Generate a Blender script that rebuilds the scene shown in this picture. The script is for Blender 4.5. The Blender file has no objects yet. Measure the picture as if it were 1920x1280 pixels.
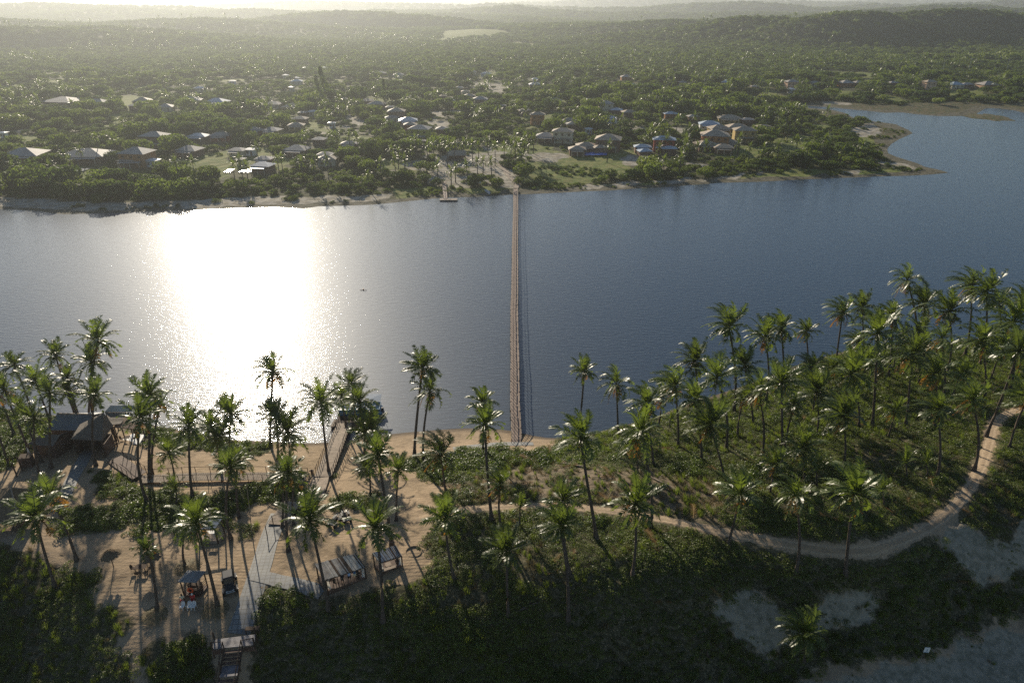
import bpy, math, random
import numpy as np
from mathutils import Vector, Matrix
random.seed(7); rng = np.random.default_rng(7)
R_ = math.radians
scene = bpy.context.scene
col = scene.collection
# ------------------------------------------------------------------ camera
CAM_H = 68.0; PITCH = R_(26.56); FPX = 1280.0
cam_d = bpy.data.cameras.new("camera"); cam = bpy.data.objects.new("camera", cam_d); col.objects.link(cam)
cam_d.sensor_width = 36; cam_d.lens = 24.0; cam_d.clip_start = 0.5; cam_d.clip_end = 60000
cam.location = (0, 0, CAM_H); cam.rotation_euler = (math.pi/2 - PITCH, 0, 0)
scene.camera = cam
# ------------------------------------------------------------------ light
SUN_EL = R_(19.0); SUN_AZ = R_(-22.5)      # azimuth from +Y, negative = to the left
world = bpy.data.worlds.new("World"); scene.world = world; world.use_nodes = True
wn = world.node_tree; bg = wn.nodes["Background"]
sky = wn.nodes.new("ShaderNodeTexSky"); sky.sky_type = 'NISHITA'; sky.sun_disc = False
sky.sun_elevation = SUN_EL; sky.sun_rotation = SUN_AZ; sky.altitude = 60; sky.air_density = 1.0; sky.dust_density = .5; sky.ozone_density = 2.5
wn.links.new(sky.outputs[0], bg.inputs[0]); bg.inputs[1].default_value = 0.07
world.cycles.sampling_method = 'NONE'
sun_d = bpy.data.lights.new("sun", 'SUN'); sun = bpy.data.objects.new("sun", sun_d); col.objects.link(sun)
sun_d.energy = 5.0; sun_d.angle = R_(0.6); sun_d.color = (1.0, 0.88, 0.70)
sdir = Vector((math.sin(SUN_AZ)*math.cos(SUN_EL), math.cos(SUN_AZ)*math.cos(SUN_EL), math.sin(SUN_EL)))
sun.rotation_euler = sdir.to_track_quat('Z', 'Y').to_euler(); sun.location = sdir*300
vs = scene.view_settings; vs.view_transform = 'Standard'; vs.look = 'None'; vs.gamma = 1; vs.exposure = 0.42; vs.use_curve_mapping = False
cy = scene.cycles
cy.use_denoising = False; cy.max_bounces = 5; cy.diffuse_bounces = 2; cy.glossy_bounces = 2; cy.transmission_bounces = 3
cy.transparent_max_bounces = 4; cy.volume_bounces = 0; cy.caustics_reflective = False; cy.caustics_refractive = False
cy.sample_clamp_indirect = 3.0; cy.use_adaptive_sampling = True; cy.adaptive_threshold = 0.012
# ------------------------------------------------------------------ camera maths (photo pixels, 1920 x 1280)
sp, cp = math.sin(PITCH), math.cos(PITCH)
def ray(px, py):
    a = (px-960.0)/FPX; b = (py-640.0)/FPX
    return a, cp - b*sp, -(sp + b*cp)
def P(px, py, z=0.0):
    a, f, d = ray(px, py); t = (z-CAM_H)/d
    return Vector((a*t, f*t, z))
def proj(x, y, z):
    dz = z-CAM_H
    zc = y*cp - dz*sp; up = y*sp + dz*cp
    zc = np.maximum(zc, 1e-3) if isinstance(zc, np.ndarray) else max(zc, 1e-3)
    return 960+FPX*x/zc, 640-FPX*up/zc, zc
def inpoly(px, py, poly):
    c = np.zeros(np.shape(px), bool); n = len(poly); j = n-1
    for i in range(n):
        xi, yi = poly[i]; xj, yj = poly[j]
        if yi != yj:
            c ^= ((yi > py) != (yj > py)) & (px < (xj-xi)*(py-yi)/(yj-yi)+xi)
        j = i
    return c
def vnoise(x, y, s, seed=0):
    r = np.random.default_rng(1000+seed).random((256, 256))
    X = x/s; Y = y/s; xi = np.floor(X).astype(int); yi = np.floor(Y).astype(int)
    fx = X-xi; fy = Y-yi; fx = fx*fx*(3-2*fx); fy = fy*fy*(3-2*fy)
    a = r[xi % 256, yi % 256]; b = r[(xi+1) % 256, yi % 256]; c = r[xi % 256, (yi+1) % 256]; d = r[(xi+1) % 256, (yi+1) % 256]
    return (a*(1-fx)+b*fx)*(1-fy)+(c*(1-fx)+d*fx)*fy - 0.5
def sstep(a, b, x):
    t = np.clip((x-a)/(b-a), 0, 1); return t*t*(3-2*t)
# ------------------------------------------------------------------ object helpers
def tag(o, label=None, cat=None, group=None, kind=None):
    if label: o['label'] = label
    if cat: o['category'] = cat
    if group: o['group'] = group
    if kind: o['kind'] = kind
    return o
def empty(name, loc, rz=0.0, sc=1.0):
    o = bpy.data.objects.new(name, None); col.objects.link(o); o.location = loc; o.rotation_euler = (0, 0, rz); o.scale = (sc, sc, sc)
    o.empty_display_size = 0.2
    return o
class MB:
    def __init__(s): s.v = []; s.f = []; s.m = []
    def quad(s, pts, mi=0):
        b = len(s.v); s.v += [tuple(p) for p in pts]; s.f.append(tuple(range(b, b+len(pts)))); s.m.append(mi); return s
    def hexa(s, lo, hi, mi=0):          # lo, hi: 4 points each, counter-clockwise
        b = len(s.v); s.v += [tuple(p) for p in lo]+[tuple(p) for p in hi]
        for f in ((3,2,1,0),(4,5,6,7),(0,1,5,4),(1,2,6,5),(2,3,7,6),(3,0,4,7)):
            s.f.append(tuple(b+i for i in f)); s.m.append(mi)
        return s
    def box(s, c, d, rz=0, mi=0, M=None):
        hx, hy, hz = d[0]/2, d[1]/2, d[2]/2; cr, sr = math.cos(rz), math.sin(rz)
        def q(x, y, z):
            p = Vector((c[0]+x*cr-y*sr, c[1]+x*sr+y*cr, c[2]+z)); return M @ p if M else p
        return s.hexa([q(-hx,-hy,-hz),q(hx,-hy,-hz),q(hx,hy,-hz),q(-hx,hy,-hz)],[q(-hx,-hy,hz),q(hx,-hy,hz),q(hx,hy,hz),q(-hx,hy,hz)], mi)
    def tube(s, pts, rad, n=6, mi=0, cap=True):
        pts = [Vector(p) for p in pts]; k = len(pts)
        if not hasattr(rad, '__len__'): rad = [rad]*k
        b = len(s.v)
        for i, p in enumerate(pts):
            t = (pts[min(i+1, k-1)]-pts[max(i-1, 0)])
            if t.length < 1e-6: t = Vector((0, 0, 1))
            t.normalize(); u = t.cross(Vector((0, 0, 1)))
            if u.length < 0.05: u = t.cross(Vector((0, 1, 0)))
            u.normalize(); w = t.cross(u)
            for j in range(n):
                a = 2*math.pi*j/n; s.v.append(tuple(p+(u*math.cos(a)+w*math.sin(a))*rad[i]))
        for i in range(k-1):
            for j in range(n):
                a = b+i*n+j; c = b+i*n+(j+1) % n; s.f.append((a, c, c+n, a+n)); s.m.append(mi)
        if cap:
            s.f.append(tuple(b+j for j in range(n))[::-1]); s.m.append(mi)
            s.f.append(tuple(b+(k-1)*n+j for j in range(n))); s.m.append(mi)
        return s
    def lathe(s, c, prof, n=16, mi=0):   # prof: list of (radius, z)
        b = len(s.v)
        for r, z in prof:
            for j in range(n):
                a = 2*math.pi*j/n; s.v.append((c[0]+r*math.cos(a), c[1]+r*math.sin(a), c[2]+z))
        for i in range(len(prof)-1):
            for j in range(n):
                a = b+i*n+j; d = b+i*n+(j+1) % n; s.f.append((a, d, d+n, a+n)); s.m.append(mi)
        return s
    def mesh(s, name, mats):
        me = bpy.data.meshes.new(name); me.from_pydata(s.v, [], s.f)
        for m in (mats if isinstance(mats, (list, tuple)) else [mats]): me.materials.append(m)
        me.polygons.foreach_set('material_index', s.m); me.update(); return me
    def build(s, name, mats, parent=None, smooth=False):
        me = s.mesh(name, mats); o = bpy.data.objects.new(name, me); col.objects.link(o)
        if smooth: me.shade_smooth()
        if parent: o.parent = parent
        return o
def inst(name, me, parent, loc=(0,0,0), rz=0, sc=1.0, rot=None):
    o = bpy.data.objects.new(name, me); col.objects.link(o); o.parent = parent; o.location = loc
    o.rotation_euler = rot if rot else (0, 0, rz); o.scale = (sc, sc, sc) if not hasattr(sc, '__len__') else sc
    return o
def local(o, p):
    return Vector(p)-Vector(o.location)
# ------------------------------------------------------------------ materials
def mat(name, color, rough=0.85, spec=0.3, noise=None, bump=None, metallic=0.0, stripes=None):
    m = bpy.data.materials.new(name); m.use_nodes = True; nt = m.node_tree; b = nt.nodes['Principled BSDF']
    b.inputs['Base Color'].default_value = (*color, 1); b.inputs['Roughness'].default_value = rough
    b.inputs['Specular IOR Level'].default_value = spec; b.inputs['Metallic'].default_value = metallic
    tc = nt.nodes.new('ShaderNodeNewGeometry')
    if noise:                 # (scale, amount)
        n = nt.nodes.new('ShaderNodeTexNoise'); n.inputs['Scale'].default_value = noise[0]; n.inputs['Detail'].default_value = 5
        nt.links.new(tc.outputs['Position'], n.inputs['Vector'])
        mr = nt.nodes.new('ShaderNodeMapRange'); mr.inputs['From Min'].default_value = .3; mr.inputs['From Max'].default_value = .7
        mr.inputs['To Min'].default_value = 1-noise[1]; mr.inputs['To Max'].default_value = 1+noise[1]
        nt.links.new(n.outputs[0], mr.inputs[0])
        mx = nt.nodes.new('ShaderNodeVectorMath'); mx.operation = 'SCALE'; mx.inputs[0].default_value = color
        nt.links.new(mr.outputs[0], mx.inputs['Scale']); nt.links.new(mx.outputs[0], b.inputs['Base Color'])
    if stripes:               # (scale, depth) object-space corrugation / tiles rows
        tx = nt.nodes.new('ShaderNodeTexCoord'); w = nt.nodes.new('ShaderNodeTexWave'); w.inputs['Scale'].default_value = stripes[0]
        w.inputs['Distortion'].default_value = .6; w.bands_direction = stripes[2] if len(stripes) > 2 else 'X'
        nt.links.new(tx.outputs['Object'], w.inputs[0]); bu = nt.nodes.new('ShaderNodeBump'); bu.inputs['Strength'].default_value = stripes[1]
        bu.inputs['Distance'].default_value = .05; nt.links.new(w.outputs[1], bu.inputs['Height']); nt.links.new(bu.outputs[0], b.inputs['Normal'])
    if bump:
        n2 = nt.nodes.new('ShaderNodeTexNoise'); n2.inputs['Scale'].default_value = bump[0]; n2.inputs['Detail'].default_value = 4
        nt.links.new(tc.outputs['Position'], n2.inputs['Vector']); bu = nt.nodes.new('ShaderNodeBump')
        bu.inputs['Strength'].default_value = bump[1]; bu.inputs['Distance'].default_value = bump[2] if len(bump) > 2 else .05
        nt.links.new(n2.outputs[0], bu.inputs['Height']); nt.links.new(bu.outputs[0], b.inputs['Normal'])
    return m
def leafmat(name, c1, c2, trans, tw=0.4, rough=0.45, spec=0.5, patch=0.12):
    m = bpy.data.materials.new(name); m.use_nodes = True; nt = m.node_tree; b = nt.nodes['Principled BSDF']; out = nt.nodes['Material Output']
    oi = nt.nodes.new('ShaderNodeObjectInfo'); g = nt.nodes.new('ShaderNodeNewGeometry')
    n = nt.nodes.new('ShaderNodeTexNoise'); n.inputs['Scale'].default_value = patch; n.inputs['Detail'].default_value = 6; n.inputs['Roughness'].default_value = .7
    nt.links.new(g.outputs['Position'], n.inputs['Vector'])
    ad = nt.nodes.new('ShaderNodeMath'); ad.operation = 'MULTIPLY_ADD'; ad.inputs[1].default_value = 0.55
    nt.links.new(oi.outputs['Random'], ad.inputs[0])
    s2 = nt.nodes.new('ShaderNodeMapRange'); s2.inputs['From Min'].default_value = .3; s2.inputs['From Max'].default_value = .7
    s2.inputs['To Min'].default_value = 0; s2.inputs['To Max'].default_value = .5
    nt.links.new(n.outputs[0], s2.inputs[0]); nt.links.new(s2.outputs[0], ad.inputs[2])
    mx = nt.nodes.new('ShaderNodeMix'); mx.data_type = 'RGBA'; mx.inputs[6].default_value = (*[x*.8 for x in c1], 1); mx.inputs[7].default_value = (*[x*1.15 for x in c2], 1)
    nt.links.new(ad.outputs[0], mx.inputs[0]); nt.links.new(mx.outputs[2], b.inputs['Base Color'])
    b.inputs['Roughness'].default_value = rough; b.inputs['Specular IOR Level'].default_value = spec
    tr = nt.nodes.new('ShaderNodeBsdfTranslucent'); mt = nt.nodes.new('ShaderNodeMix'); mt.data_type = 'RGBA'
    mt.inputs[6].default_value = (*[x*.5 for x in trans], 1); mt.inputs[7].default_value = (*trans, 1)
    nt.links.new(ad.outputs[0], mt.inputs[0]); nt.links.new(mt.outputs[2], tr.inputs[0])
    ms = nt.nodes.new('ShaderNodeMixShader'); ms.inputs[0].default_value = tw
    nt.links.new(b.outputs[0], ms.inputs[1]); nt.links.new(tr.outputs[0], ms.inputs[2]); nt.links.new(ms.outputs[0], out.inputs['Surface'])
    return m
M = {}
M['frond'] = leafmat('palm_frond', (.038,.066,.014), (.105,.135,.028), (.25,.34,.035), .36, .38, .5)
M['frond_dry'] = leafmat('palm_frond_dry', (.22,.11,.03), (.32,.20,.06), (.45,.22,.03), .35, .6, .3)
M['creeper'] = leafmat('creeper_leaf', (.055,.085,.018), (.15,.18,.032), (.28,.37,.045), .4, .55, .3)
M['bushleaf'] = leafmat('bush_leaf', (.04,.065,.014), (.10,.14,.024), (.2,.29,.035), .34, .45, .4)
M['grass_dry'] = leafmat('dry_grass', (.16,.13,.07), (.24,.20,.11), (.25,.2,.08), .3, .7, .2)
M['tree_dark'] = leafmat('tree_leaf_dark', (.024,.048,.013), (.065,.10,.02), (.15,.23,.028), .34, .7, .2, .02)
M['tree_mid'] = leafmat('tree_leaf_mid', (.05,.08,.016), (.12,.15,.028), (.26,.36,.035), .38, .7, .2, .02)
M['tree_lime'] = leafmat('tree_leaf_lime', (.09,.13,.02), (.15,.19,.03), (.28,.36,.04), .4, .5, .35, .02)
M['red_bloom'] = leafmat('red_blossom', (.55,.05,.08), (.6,.10,.12), (.6,.1,.1), .3)
M['trunk'] = mat('palm_trunk', (.10,.08,.065), .9, .1, noise=(3,.35), bump=(6,.6,.06))
M['bark'] = mat('bark', (.09,.075,.06), .95, .1)
M['coconut'] = mat('coconut', (.16,.15,.04), .6)
M['wood'] = mat('weathered_wood', (.30,.24,.185), .8, .25, noise=(1.2,.25))
M['wood_red'] = mat('bridge_wood', (.29,.215,.17), .75, .3, noise=(.9,.2))
M['wood_dark'] = mat('dark_wood', (.075,.05,.036), .8, .2, noise=(2,.3))
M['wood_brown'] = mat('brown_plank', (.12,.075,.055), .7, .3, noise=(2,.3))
M['wood_deck'] = mat('grey_blue_plank', (.16,.15,.16), .55, .4, noise=(2,.3))
M['thatch'] = mat('thatch', (.17,.13,.085), .95, .1, noise=(6,.4), bump=(14,.8,.06))
M['shingle'] = mat('wood_shingle', (.17,.145,.12), .8, .3, noise=(4,.35), stripes=(2.6,.8,'Z'))
M['shingle_new'] = mat('slate_shingle', (.19,.20,.215), .6, .45, noise=(5,.25), stripes=(2.6,.6,'Z'))
M['corr_pale'] = mat('corrugated_pale', (.55,.53,.46), .45, .5, noise=(.7,.25), stripes=(1.2,.8))
M['corr_rust'] = mat('corrugated_rust', (.30,.20,.13), .6, .4, noise=(.8,.3), stripes=(1.2,.8))
M['roofboard'] = mat('roof_board', (.34,.31,.27), .75, .3, noise=(1.6,.35))
M['roofboard_grey'] = mat('roof_board_grey', (.30,.33,.38), .65, .4, noise=(1.6,.3))
M['roofboard_pale'] = mat('roof_board_pale', (.50,.46,.39), .7, .3, noise=(1.6,.25))
M['ringsand'] = mat('shaded_sand', (.27,.21,.14), .9, .1, noise=(2,.2))  # sand toned darker, the shade on the low ring put into the colour
M['cloth_white'] = leafmat('white_cloth', (.7,.68,.64), (.8,.78,.74), (.7,.66,.58), .35, .9, .1)
M['white'] = mat('white_plastic', (.78,.78,.76), .45, .5)
M['whitepaint'] = mat('white_paint', (.7,.7,.68), .5, .4)
M['black'] = mat('black_paint', (.018,.019,.022), .3, .5)
M['rubber'] = mat('rubber', (.02,.02,.02), .9, .2)
M['metal'] = mat('steel', (.45,.45,.45), .35, .5, metallic=.8)
M['glass'] = mat('dark_glass', (.03,.035,.04), .12, .7)
M['orange_ring'] = mat('orange_plastic', (.75,.12,.03), .5)
M['red'] = mat('red_cloth', (.5,.05,.045), .8); M['cream'] = mat('cream_cloth', (.7,.6,.4), .9)
M['blue_cloth'] = mat('blue_cloth', (.05,.12,.25), .9); M['sky_cloth'] = mat('pale_blue_cloth', (.38,.5,.7), .9); M['dark_cloth'] = mat('dark_cloth', (.03,.03,.035), .9)
M['skin'] = mat('skin', (.33,.19,.12), .6); M['hair'] = mat('hair', (.02,.015,.012), .6)
M['tarp'] = mat('blue_tarp', (.03,.14,.55), .4, .5, bump=(.8,.8,.3)); M['boat_blue'] = mat('blue_hull', (.05,.22,.36), .35, .5); M['boat_yellow'] = mat('yellow_hull', (.6,.5,.12), .5)
M['plastered'] = mat('stone_slab', (.34,.33,.31), .9, .2, noise=(1,.2))
M['roof_tile'] = mat('clay_roof_grey', (.33,.30,.265), .7, .3, noise=(.25,.2), stripes=(1.6,.5,'Z'))
M['roof_tile_warm'] = mat('clay_roof_warm', (.36,.29,.21), .7, .3, noise=(.25,.2), stripes=(1.6,.5,'Z'))
M['roof_blue'] = mat('pale_blue_roof', (.36,.42,.47), .5, .4, noise=(.3,.1)); M['roof_white'] = mat('white_roof', (.52,.52,.51), .4, .5)
for k, c in dict(orange=(.40,.18,.07), ochre=(.44,.32,.12), brown=(.20,.12,.08), peach=(.55,.36,.24), cream=(.60,.52,.36), red=(.38,.08,.05), green=(.38,.36,.05), white=(.65,.63,.6), dark=(.09,.065,.05)).items():
    M['wall_'+k] = mat('plaster_'+k, c, .9, .2, noise=(.5,.12))
# ------------------------------------------------------------------ near land (height field through points read as pixel + height)
CT = [(0,765,0),(150,785,0),(300,800,0),(440,826,0),(560,832,0),(640,828,0),(700,818,0),(800,808,0),(900,803,0),(960,807,0),(1040,823,0),
 (1100,815,0),(1150,803,0),(1230,782,0),(1330,745,0),(1400,722,0),(1480,690,0),(1560,665,0),(1680,645,0),(1800,640,0),(1920,620,0),(2100,600,0),(-200,755,0),
 (0,700,-1.6),(300,740,-1.6),(560,770,-1.6),(800,750,-1.6),(1040,760,-1.6),(1230,710,-1.6),(1400,655,-1.6),(1560,600,-1.6),(1800,580,-1.6),(2000,560,-1.6),(-200,690,-1.6),
 (440,850,1.2),(300,850,1.8),(150,840,2.6),(560,860,1.4),(700,850,1.3),(800,835,1.2),(900,828,1.1),(1000,838,1.2),(0,850,3),(-200,850,3),
 (1100,845,2.4),(1200,830,2.6),(1350,800,2.8),(1500,760,2.6),(1650,710,2.4),(1800,690,2.2),(1920,680,2.4),(2100,680,3),
 (1920,770,5.5),(1860,800,6),(1700,800,4.5),(1500,850,5),(1840,860,7),(1800,950,8),(1700,1010,8.2),(1600,1036,8.2),(1500,1028,8),(1400,1003,7.6),(1200,968,7),(1000,950,6.3),(860,958,6),
 (1100,885,6),(970,885,4.6),(1250,900,6.4),(1400,900,6),(1600,920,6.6),(1920,900,8.6),(2100,850,8.5),(2100,980,8),
 (700,1000,5.4),(600,1050,5.2),(450,1050,5.0),(300,1050,4.8),(200,1000,4.6),(100,920,3.9),(0,980,4.5),(-200,1000,4.5),(300,890,2.4),(500,885,2.2),(620,900,2.4),(700,900,3.0),(300,940,3.8),(450,950,4.0),(560,990,4.8),(820,900,3.8),(850,1030,6.3),
 (0,1045,5.0),(130,1055,5.0),(190,1150,4.6),(240,1270,3.4),(330,1205,4.4),(440,1195,4.9),(500,1140,5.2),(650,1135,5.5),(800,1110,6.2),(1000,1120,6.4),(1150,1110,6.8),(1300,1065,7.5),
 (0,1180,2.6),(0,1290,.6),(130,1285,1.4),(240,1330,1.8),(440,1290,2.4),(440,1350,.6),(560,1200,3.6),(560,1290,.9),(800,1190,4.2),(800,1280,1.3),(1000,1200,4.2),(1000,1285,1.2),(1200,1180,3.8),(1200,1260,1.3),(1350,1180,3.0),(1350,1260,.9),
 (1400,1080,5.8),(1480,1150,3.4),(1500,1245,.9),(1600,1110,4.8),(1650,1160,2.7),(1700,1220,.9),(1800,1060,5.2),(1800,1180,1.2),(1920,1050,4.4),(1920,1140,1.2),(1900,990,7.0),(2100,1080,2.4),
 (1920,1280,.3),(1600,1340,.3),(1200,1400,.3),(800,1420,.3),(400,1450,.3),(0,1450,.2),(-200,1400,.2),(2200,1200,.3)]
ctw = np.array([P(*c) for c in CT])
def _tps(a, b):
    d2 = ((a[:, None, :2]-b[None, :, :2])**2).sum(-1)/400.0
    return np.where(d2 > 1e-9, .5*d2*np.log(np.maximum(d2, 1e-9)), 0)
_n = len(ctw); _A = np.zeros((_n+3, _n+3)); _A[:_n, :_n] = _tps(ctw, ctw)+np.eye(_n)*.02
_Pm = np.c_[np.ones(_n), ctw[:, :2]/20]; _A[:_n, _n:] = _Pm; _A[_n:, :_n] = _Pm.T
_w = np.linalg.solve(_A, np.r_[ctw[:, 2], 0, 0, 0])
NX0, NX1, NY0, NY1, NS = -150.0, 215.0, 28.0, 215.0, 0.5
gx = np.arange(NX0, NX1+.01, NS); gy = np.arange(NY0, NY1+.01, NS); GX, GY = np.meshgrid(gx, gy, indexing='ij')
def _rbf(X, Y):
    o = np.zeros(X.size); q = np.c_[X.ravel(), Y.ravel()]
    for i in range(0, len(q), 20000):
        s = q[i:i+20000]; o[i:i+20000] = _tps(s, ctw)@_w[:_n]+np.c_[np.ones(len(s)), s/20]@_w[_n:]
    return o.reshape(X.shape)
cX = gx[::4]; cY = gy[::4]; CXX, CYY = np.meshgrid(cX, cY, indexing='ij'); Zc = np.clip(_rbf(CXX, CYY), -2.5, 10)
def bil(Z, x0, y0, s, x, y):
    i = np.clip((x-x0)/s, 0, Z.shape[0]-1.001); j = np.clip((y-y0)/s, 0, Z.shape[1]-1.001)
    a = i.astype(int) if isinstance(i, np.ndarray) else int(i); b = j.astype(int) if isinstance(j, np.ndarray) else int(j)
    u = i-a; v = j-b
    return (Z[a, b]*(1-u)+Z[a+1, b]*u)*(1-v)+(Z[a, b+1]*(1-u)+Z[a+1, b+1]*u)*v
GZ = bil(Zc, NX0, NY0, NS*4, GX, GY)
# zones on the near land, polygons in photo pixels
VEG = [[(800,858),(870,842),(960,848),(1000,850),(1040,830),(1110,808),(1150,780),(1230,758),(1330,722),(1400,700),(1480,668),(1560,640),(1700,622),(1800,615),(1920,600),(2300,560),(2300,1080),(1920,1150),(1750,1212),(1600,1238),(1500,1290),(1300,1500),(480,1500),(470,1250),(485,1190),(478,1130),(500,1108),(545,1108),(610,1132),(700,1112),(790,1100),(806,1060),(800,1000),(815,960),(860,940),(840,905),(760,885),(740,870)],
 [(112,1003),(125,965),(200,952),(232,925),(255,915),(330,918),(400,925),(520,905),(590,932),(570,965),(540,962),(500,945),(470,952),(420,985),(395,955),(330,1000),(290,985),(265,1000),(255,985),(310,955),(200,985)],
 [(180,890),(215,882),(262,892),(262,918),(215,935),(185,915)],
 [(-300,1032),(20,1032),(110,1040),(150,1060),(180,1095),(215,1150),(238,1210),(248,1400),(-300,1400)],
 [(262,1400),(272,1195),(300,1190),(345,1208),(385,1215),(410,1400)],
 [(-400,720),(60,745),(110,790),(95,830),(60,848),(30,858),(0,880),(-400,960)],
 [(330,812),(430,822),(500,828),(505,852),(440,858),(380,842),(330,848)],
 [(200,800),(330,812),(330,835),(262,832),(240,815)],
 [(600,948),(640,925),(705,922),(700,945),(640,955)],[(440,1000),(480,985),(480,1010),(442,1018)]]
BARE = [[(880,905),(960,880),(1080,868),(1130,880),(1290,885),(1400,925),(1340,985),(1200,965),(1000,945),(880,945)]]
DUNE = [[(1745,1010),(1790,985),(1835,985),(1868,1020),(1882,1022),(1905,985),(1930,972),(2050,960),(2100,1050),(1900,1075),(1860,1100),(1800,1062),(1770,1030)],
 [(1330,1125),(1400,1100),(1460,1125),(1490,1150),(1560,1115),(1640,1088),(1655,1120),(1610,1165),(1520,1185),(1480,1205),(1430,1235),(1380,1190),(1350,1160)],
 [(1480,1310),(1600,1268),(1700,1238),(1780,1222),(1850,1198),(1920,1166),(2300,1060),(2300,1500),(1300,1500)]]
BUSHZ = [VEG[1], VEG[2], VEG[5], VEG[6], VEG[7], VEG[8], [(800,858),(870,842),(1040,832),(1040,880),(960,875),(840,900),(760,885)], [(1600,650),(1700,630),(1920,600),(2300,560),(2300,660),(1900,690),(1700,690)]]
ROADPX = [(780,975,0),(830,962,0),(900,953,0),(1000,948,0),(1100,953,0),(1200,966,0),(1300,985,0),(1400,1005,0),(1500,1024,0),(1590,1034,0),(1660,1024,0),(1730,995,0),(1790,950,0),(1830,895,0),(1852,840,0),(1862,800,0),(1885,778,0),(1925,765,0),(2000,752,0)]
def Hbase(x, y): return bil(Zc, NX0, NY0, NS*4, x, y)
def Gb(px, py, fn):
    z = 3.0
    for _ in range(40): p = P(px, py, z); z = z+.7*(float(fn(p.x, p.y))-z)
    return P(px, py, z)
def dist_poly(X, Y, pts):
    d = np.full(X.shape, 1e9)
    for a, b in zip(pts[:-1], pts[1:]):
        ax, ay, bx, by = a[0], a[1], b[0], b[1]; L = (bx-ax)**2+(by-ay)**2+1e-9
        t = np.clip(((X-ax)*(bx-ax)+(Y-ay)*(by-ay))/L, 0, 1); d = np.minimum(d, np.hypot(X-ax-t*(bx-ax), Y-ay-t*(by-ay)))
    return d
def smoothpoly(pts, n=4):
    pts = [Vector(p) for p in pts]; out = []
    for i in range(len(pts)-1):
        p0 = pts[max(i-1, 0)]; p1 = pts[i]; p2 = pts[i+1]; p3 = pts[min(i+2, len(pts)-1)]
        for k in range(n):
            t = k/n; out.append(.5*((2*p1)+(p2-p0)*t+(2*p0-5*p1+4*p2-p3)*t*t+(3*p1-3*p2+p3-p0)*t**3))
    out.append(pts[-1]); return out
road_pts = smoothpoly([Gb(a, b, Hbase) for a, b, _ in ROADPX], 5)
rd = dist_poly(GX, GY, road_pts)
jx = GX+vnoise(GX, GY, 2.2, 1)*2.6+vnoise(GX, GY, .8, 2)*1.2; jy = GY+vnoise(GX, GY, 2.2, 3)*2.6+vnoise(GX, GY, .8, 4)*1.2
QX, QY, QZ = proj(jx, jy, GZ)
veg = np.zeros(GX.shape); bare = np.zeros(GX.shape); dune = np.zeros(GX.shape); bush = np.zeros(GX.shape)
for p in VEG: veg[inpoly(QX, QY, p)] = 1
for p in BARE: bare[inpoly(QX, QY, p)] = 1
for p in DUNE: dune[inpoly(QX, QY, p)] = 1
for p in BUSHZ: bush[inpoly(QX, QY, p)] = 1
roadm = 1-sstep(.9, 1.7, rd)
veg = veg*(1-dune)*(rd > .85+vnoise(GX, GY, 1.1, 19)*.6); 
flat = np.maximum(roadm, 1-sstep(0, 5.0, GZ)*0)
n_big = vnoise(GX, GY, 6, 5)*.7+vnoise(GX, GY, 2.3, 6)*.35
GZ = GZ + (n_big*veg*.9 + (vnoise(GX, GY, 3.5, 7)*.22+vnoise(GX, GY, 1.2, 8)*.07)*(1-veg))*(1-roadm)*sstep(.1, 1.5, GZ)
def H(x, y): return float(bil(GZ, NX0, NY0, NS, x, y))
def G(px, py): return Gb(px, py, H)
def grid_mesh(name, X, Y, Z, mt, attrs):
    n, m = X.shape; me = bpy.data.meshes.new(name); co = np.stack([X, Y, Z], -1).reshape(-1, 3).astype(np.float32)
    idx = np.arange(n*m).reshape(n, m); q = np.stack([idx[:-1, :-1], idx[1:, :-1], idx[1:, 1:], idx[:-1, 1:]], -1).reshape(-1, 4)
    me.vertices.add(n*m); me.vertices.foreach_set('co', co.ravel()); me.loops.add(q.size); me.polygons.add(len(q))
    me.loops.foreach_set('vertex_index', q.ravel().astype(np.int32)); me.polygons.foreach_set('loop_start', np.arange(0, q.size, 4, dtype=np.int32))
    me.update(calc_edges=True); me.materials.append(mt); me.shade_smooth()
    for k, v in attrs.items():
        a = me.attributes.new(k, 'FLOAT', 'POINT'); a.data.foreach_set('value', v.reshape(-1).astype(np.float32))
    o = bpy.data.objects.new(name, me); col.objects.link(o); return o
def nodes_mixchain(nt, base, layers):
    prev = None
    for (fac, c) in layers:
        mx = nt.nodes.new('ShaderNodeMix'); mx.data_type = 'RGBA'
        if prev is None: mx.inputs[6].default_value = (*base, 1)
        else: nt.links.new(prev, mx.inputs[6])
        mx.inputs[7].default_value = (*c, 1); nt.links.new(fac, mx.inputs[0]); prev = mx.outputs[2]
    return prev
def nnoise(nt, scale, lo, hi, detail=5, vec=None):
    g = nt.nodes.new('ShaderNodeNewGeometry'); n = nt.nodes.new('ShaderNodeTexNoise'); n.inputs['Scale'].default_value = scale; n.inputs['Detail'].default_value = detail
    nt.links.new(vec if vec else g.outputs['Position'], n.inputs['Vector']); mr = nt.nodes.new('ShaderNodeMapRange'); mr.inputs[1].default_value = lo; mr.inputs[2].default_value = hi
    nt.links.new(n.outputs[0], mr.inputs[0]); return mr.outputs[0], n
def attr(nt, name):
    a = nt.nodes.new('ShaderNodeAttribute'); a.attribute_name = name; return a.outputs['Fac']
def blur(A, n=2):
    for _ in range(n):
        B = A.copy(); B[1:-1] = (A[:-2]+2*A[1:-1]+A[2:])/4; A = B.copy(); A[:, 1:-1] = (B[:, :-2]+2*B[:, 1:-1]+B[:, 2:])/4
    return A
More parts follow.
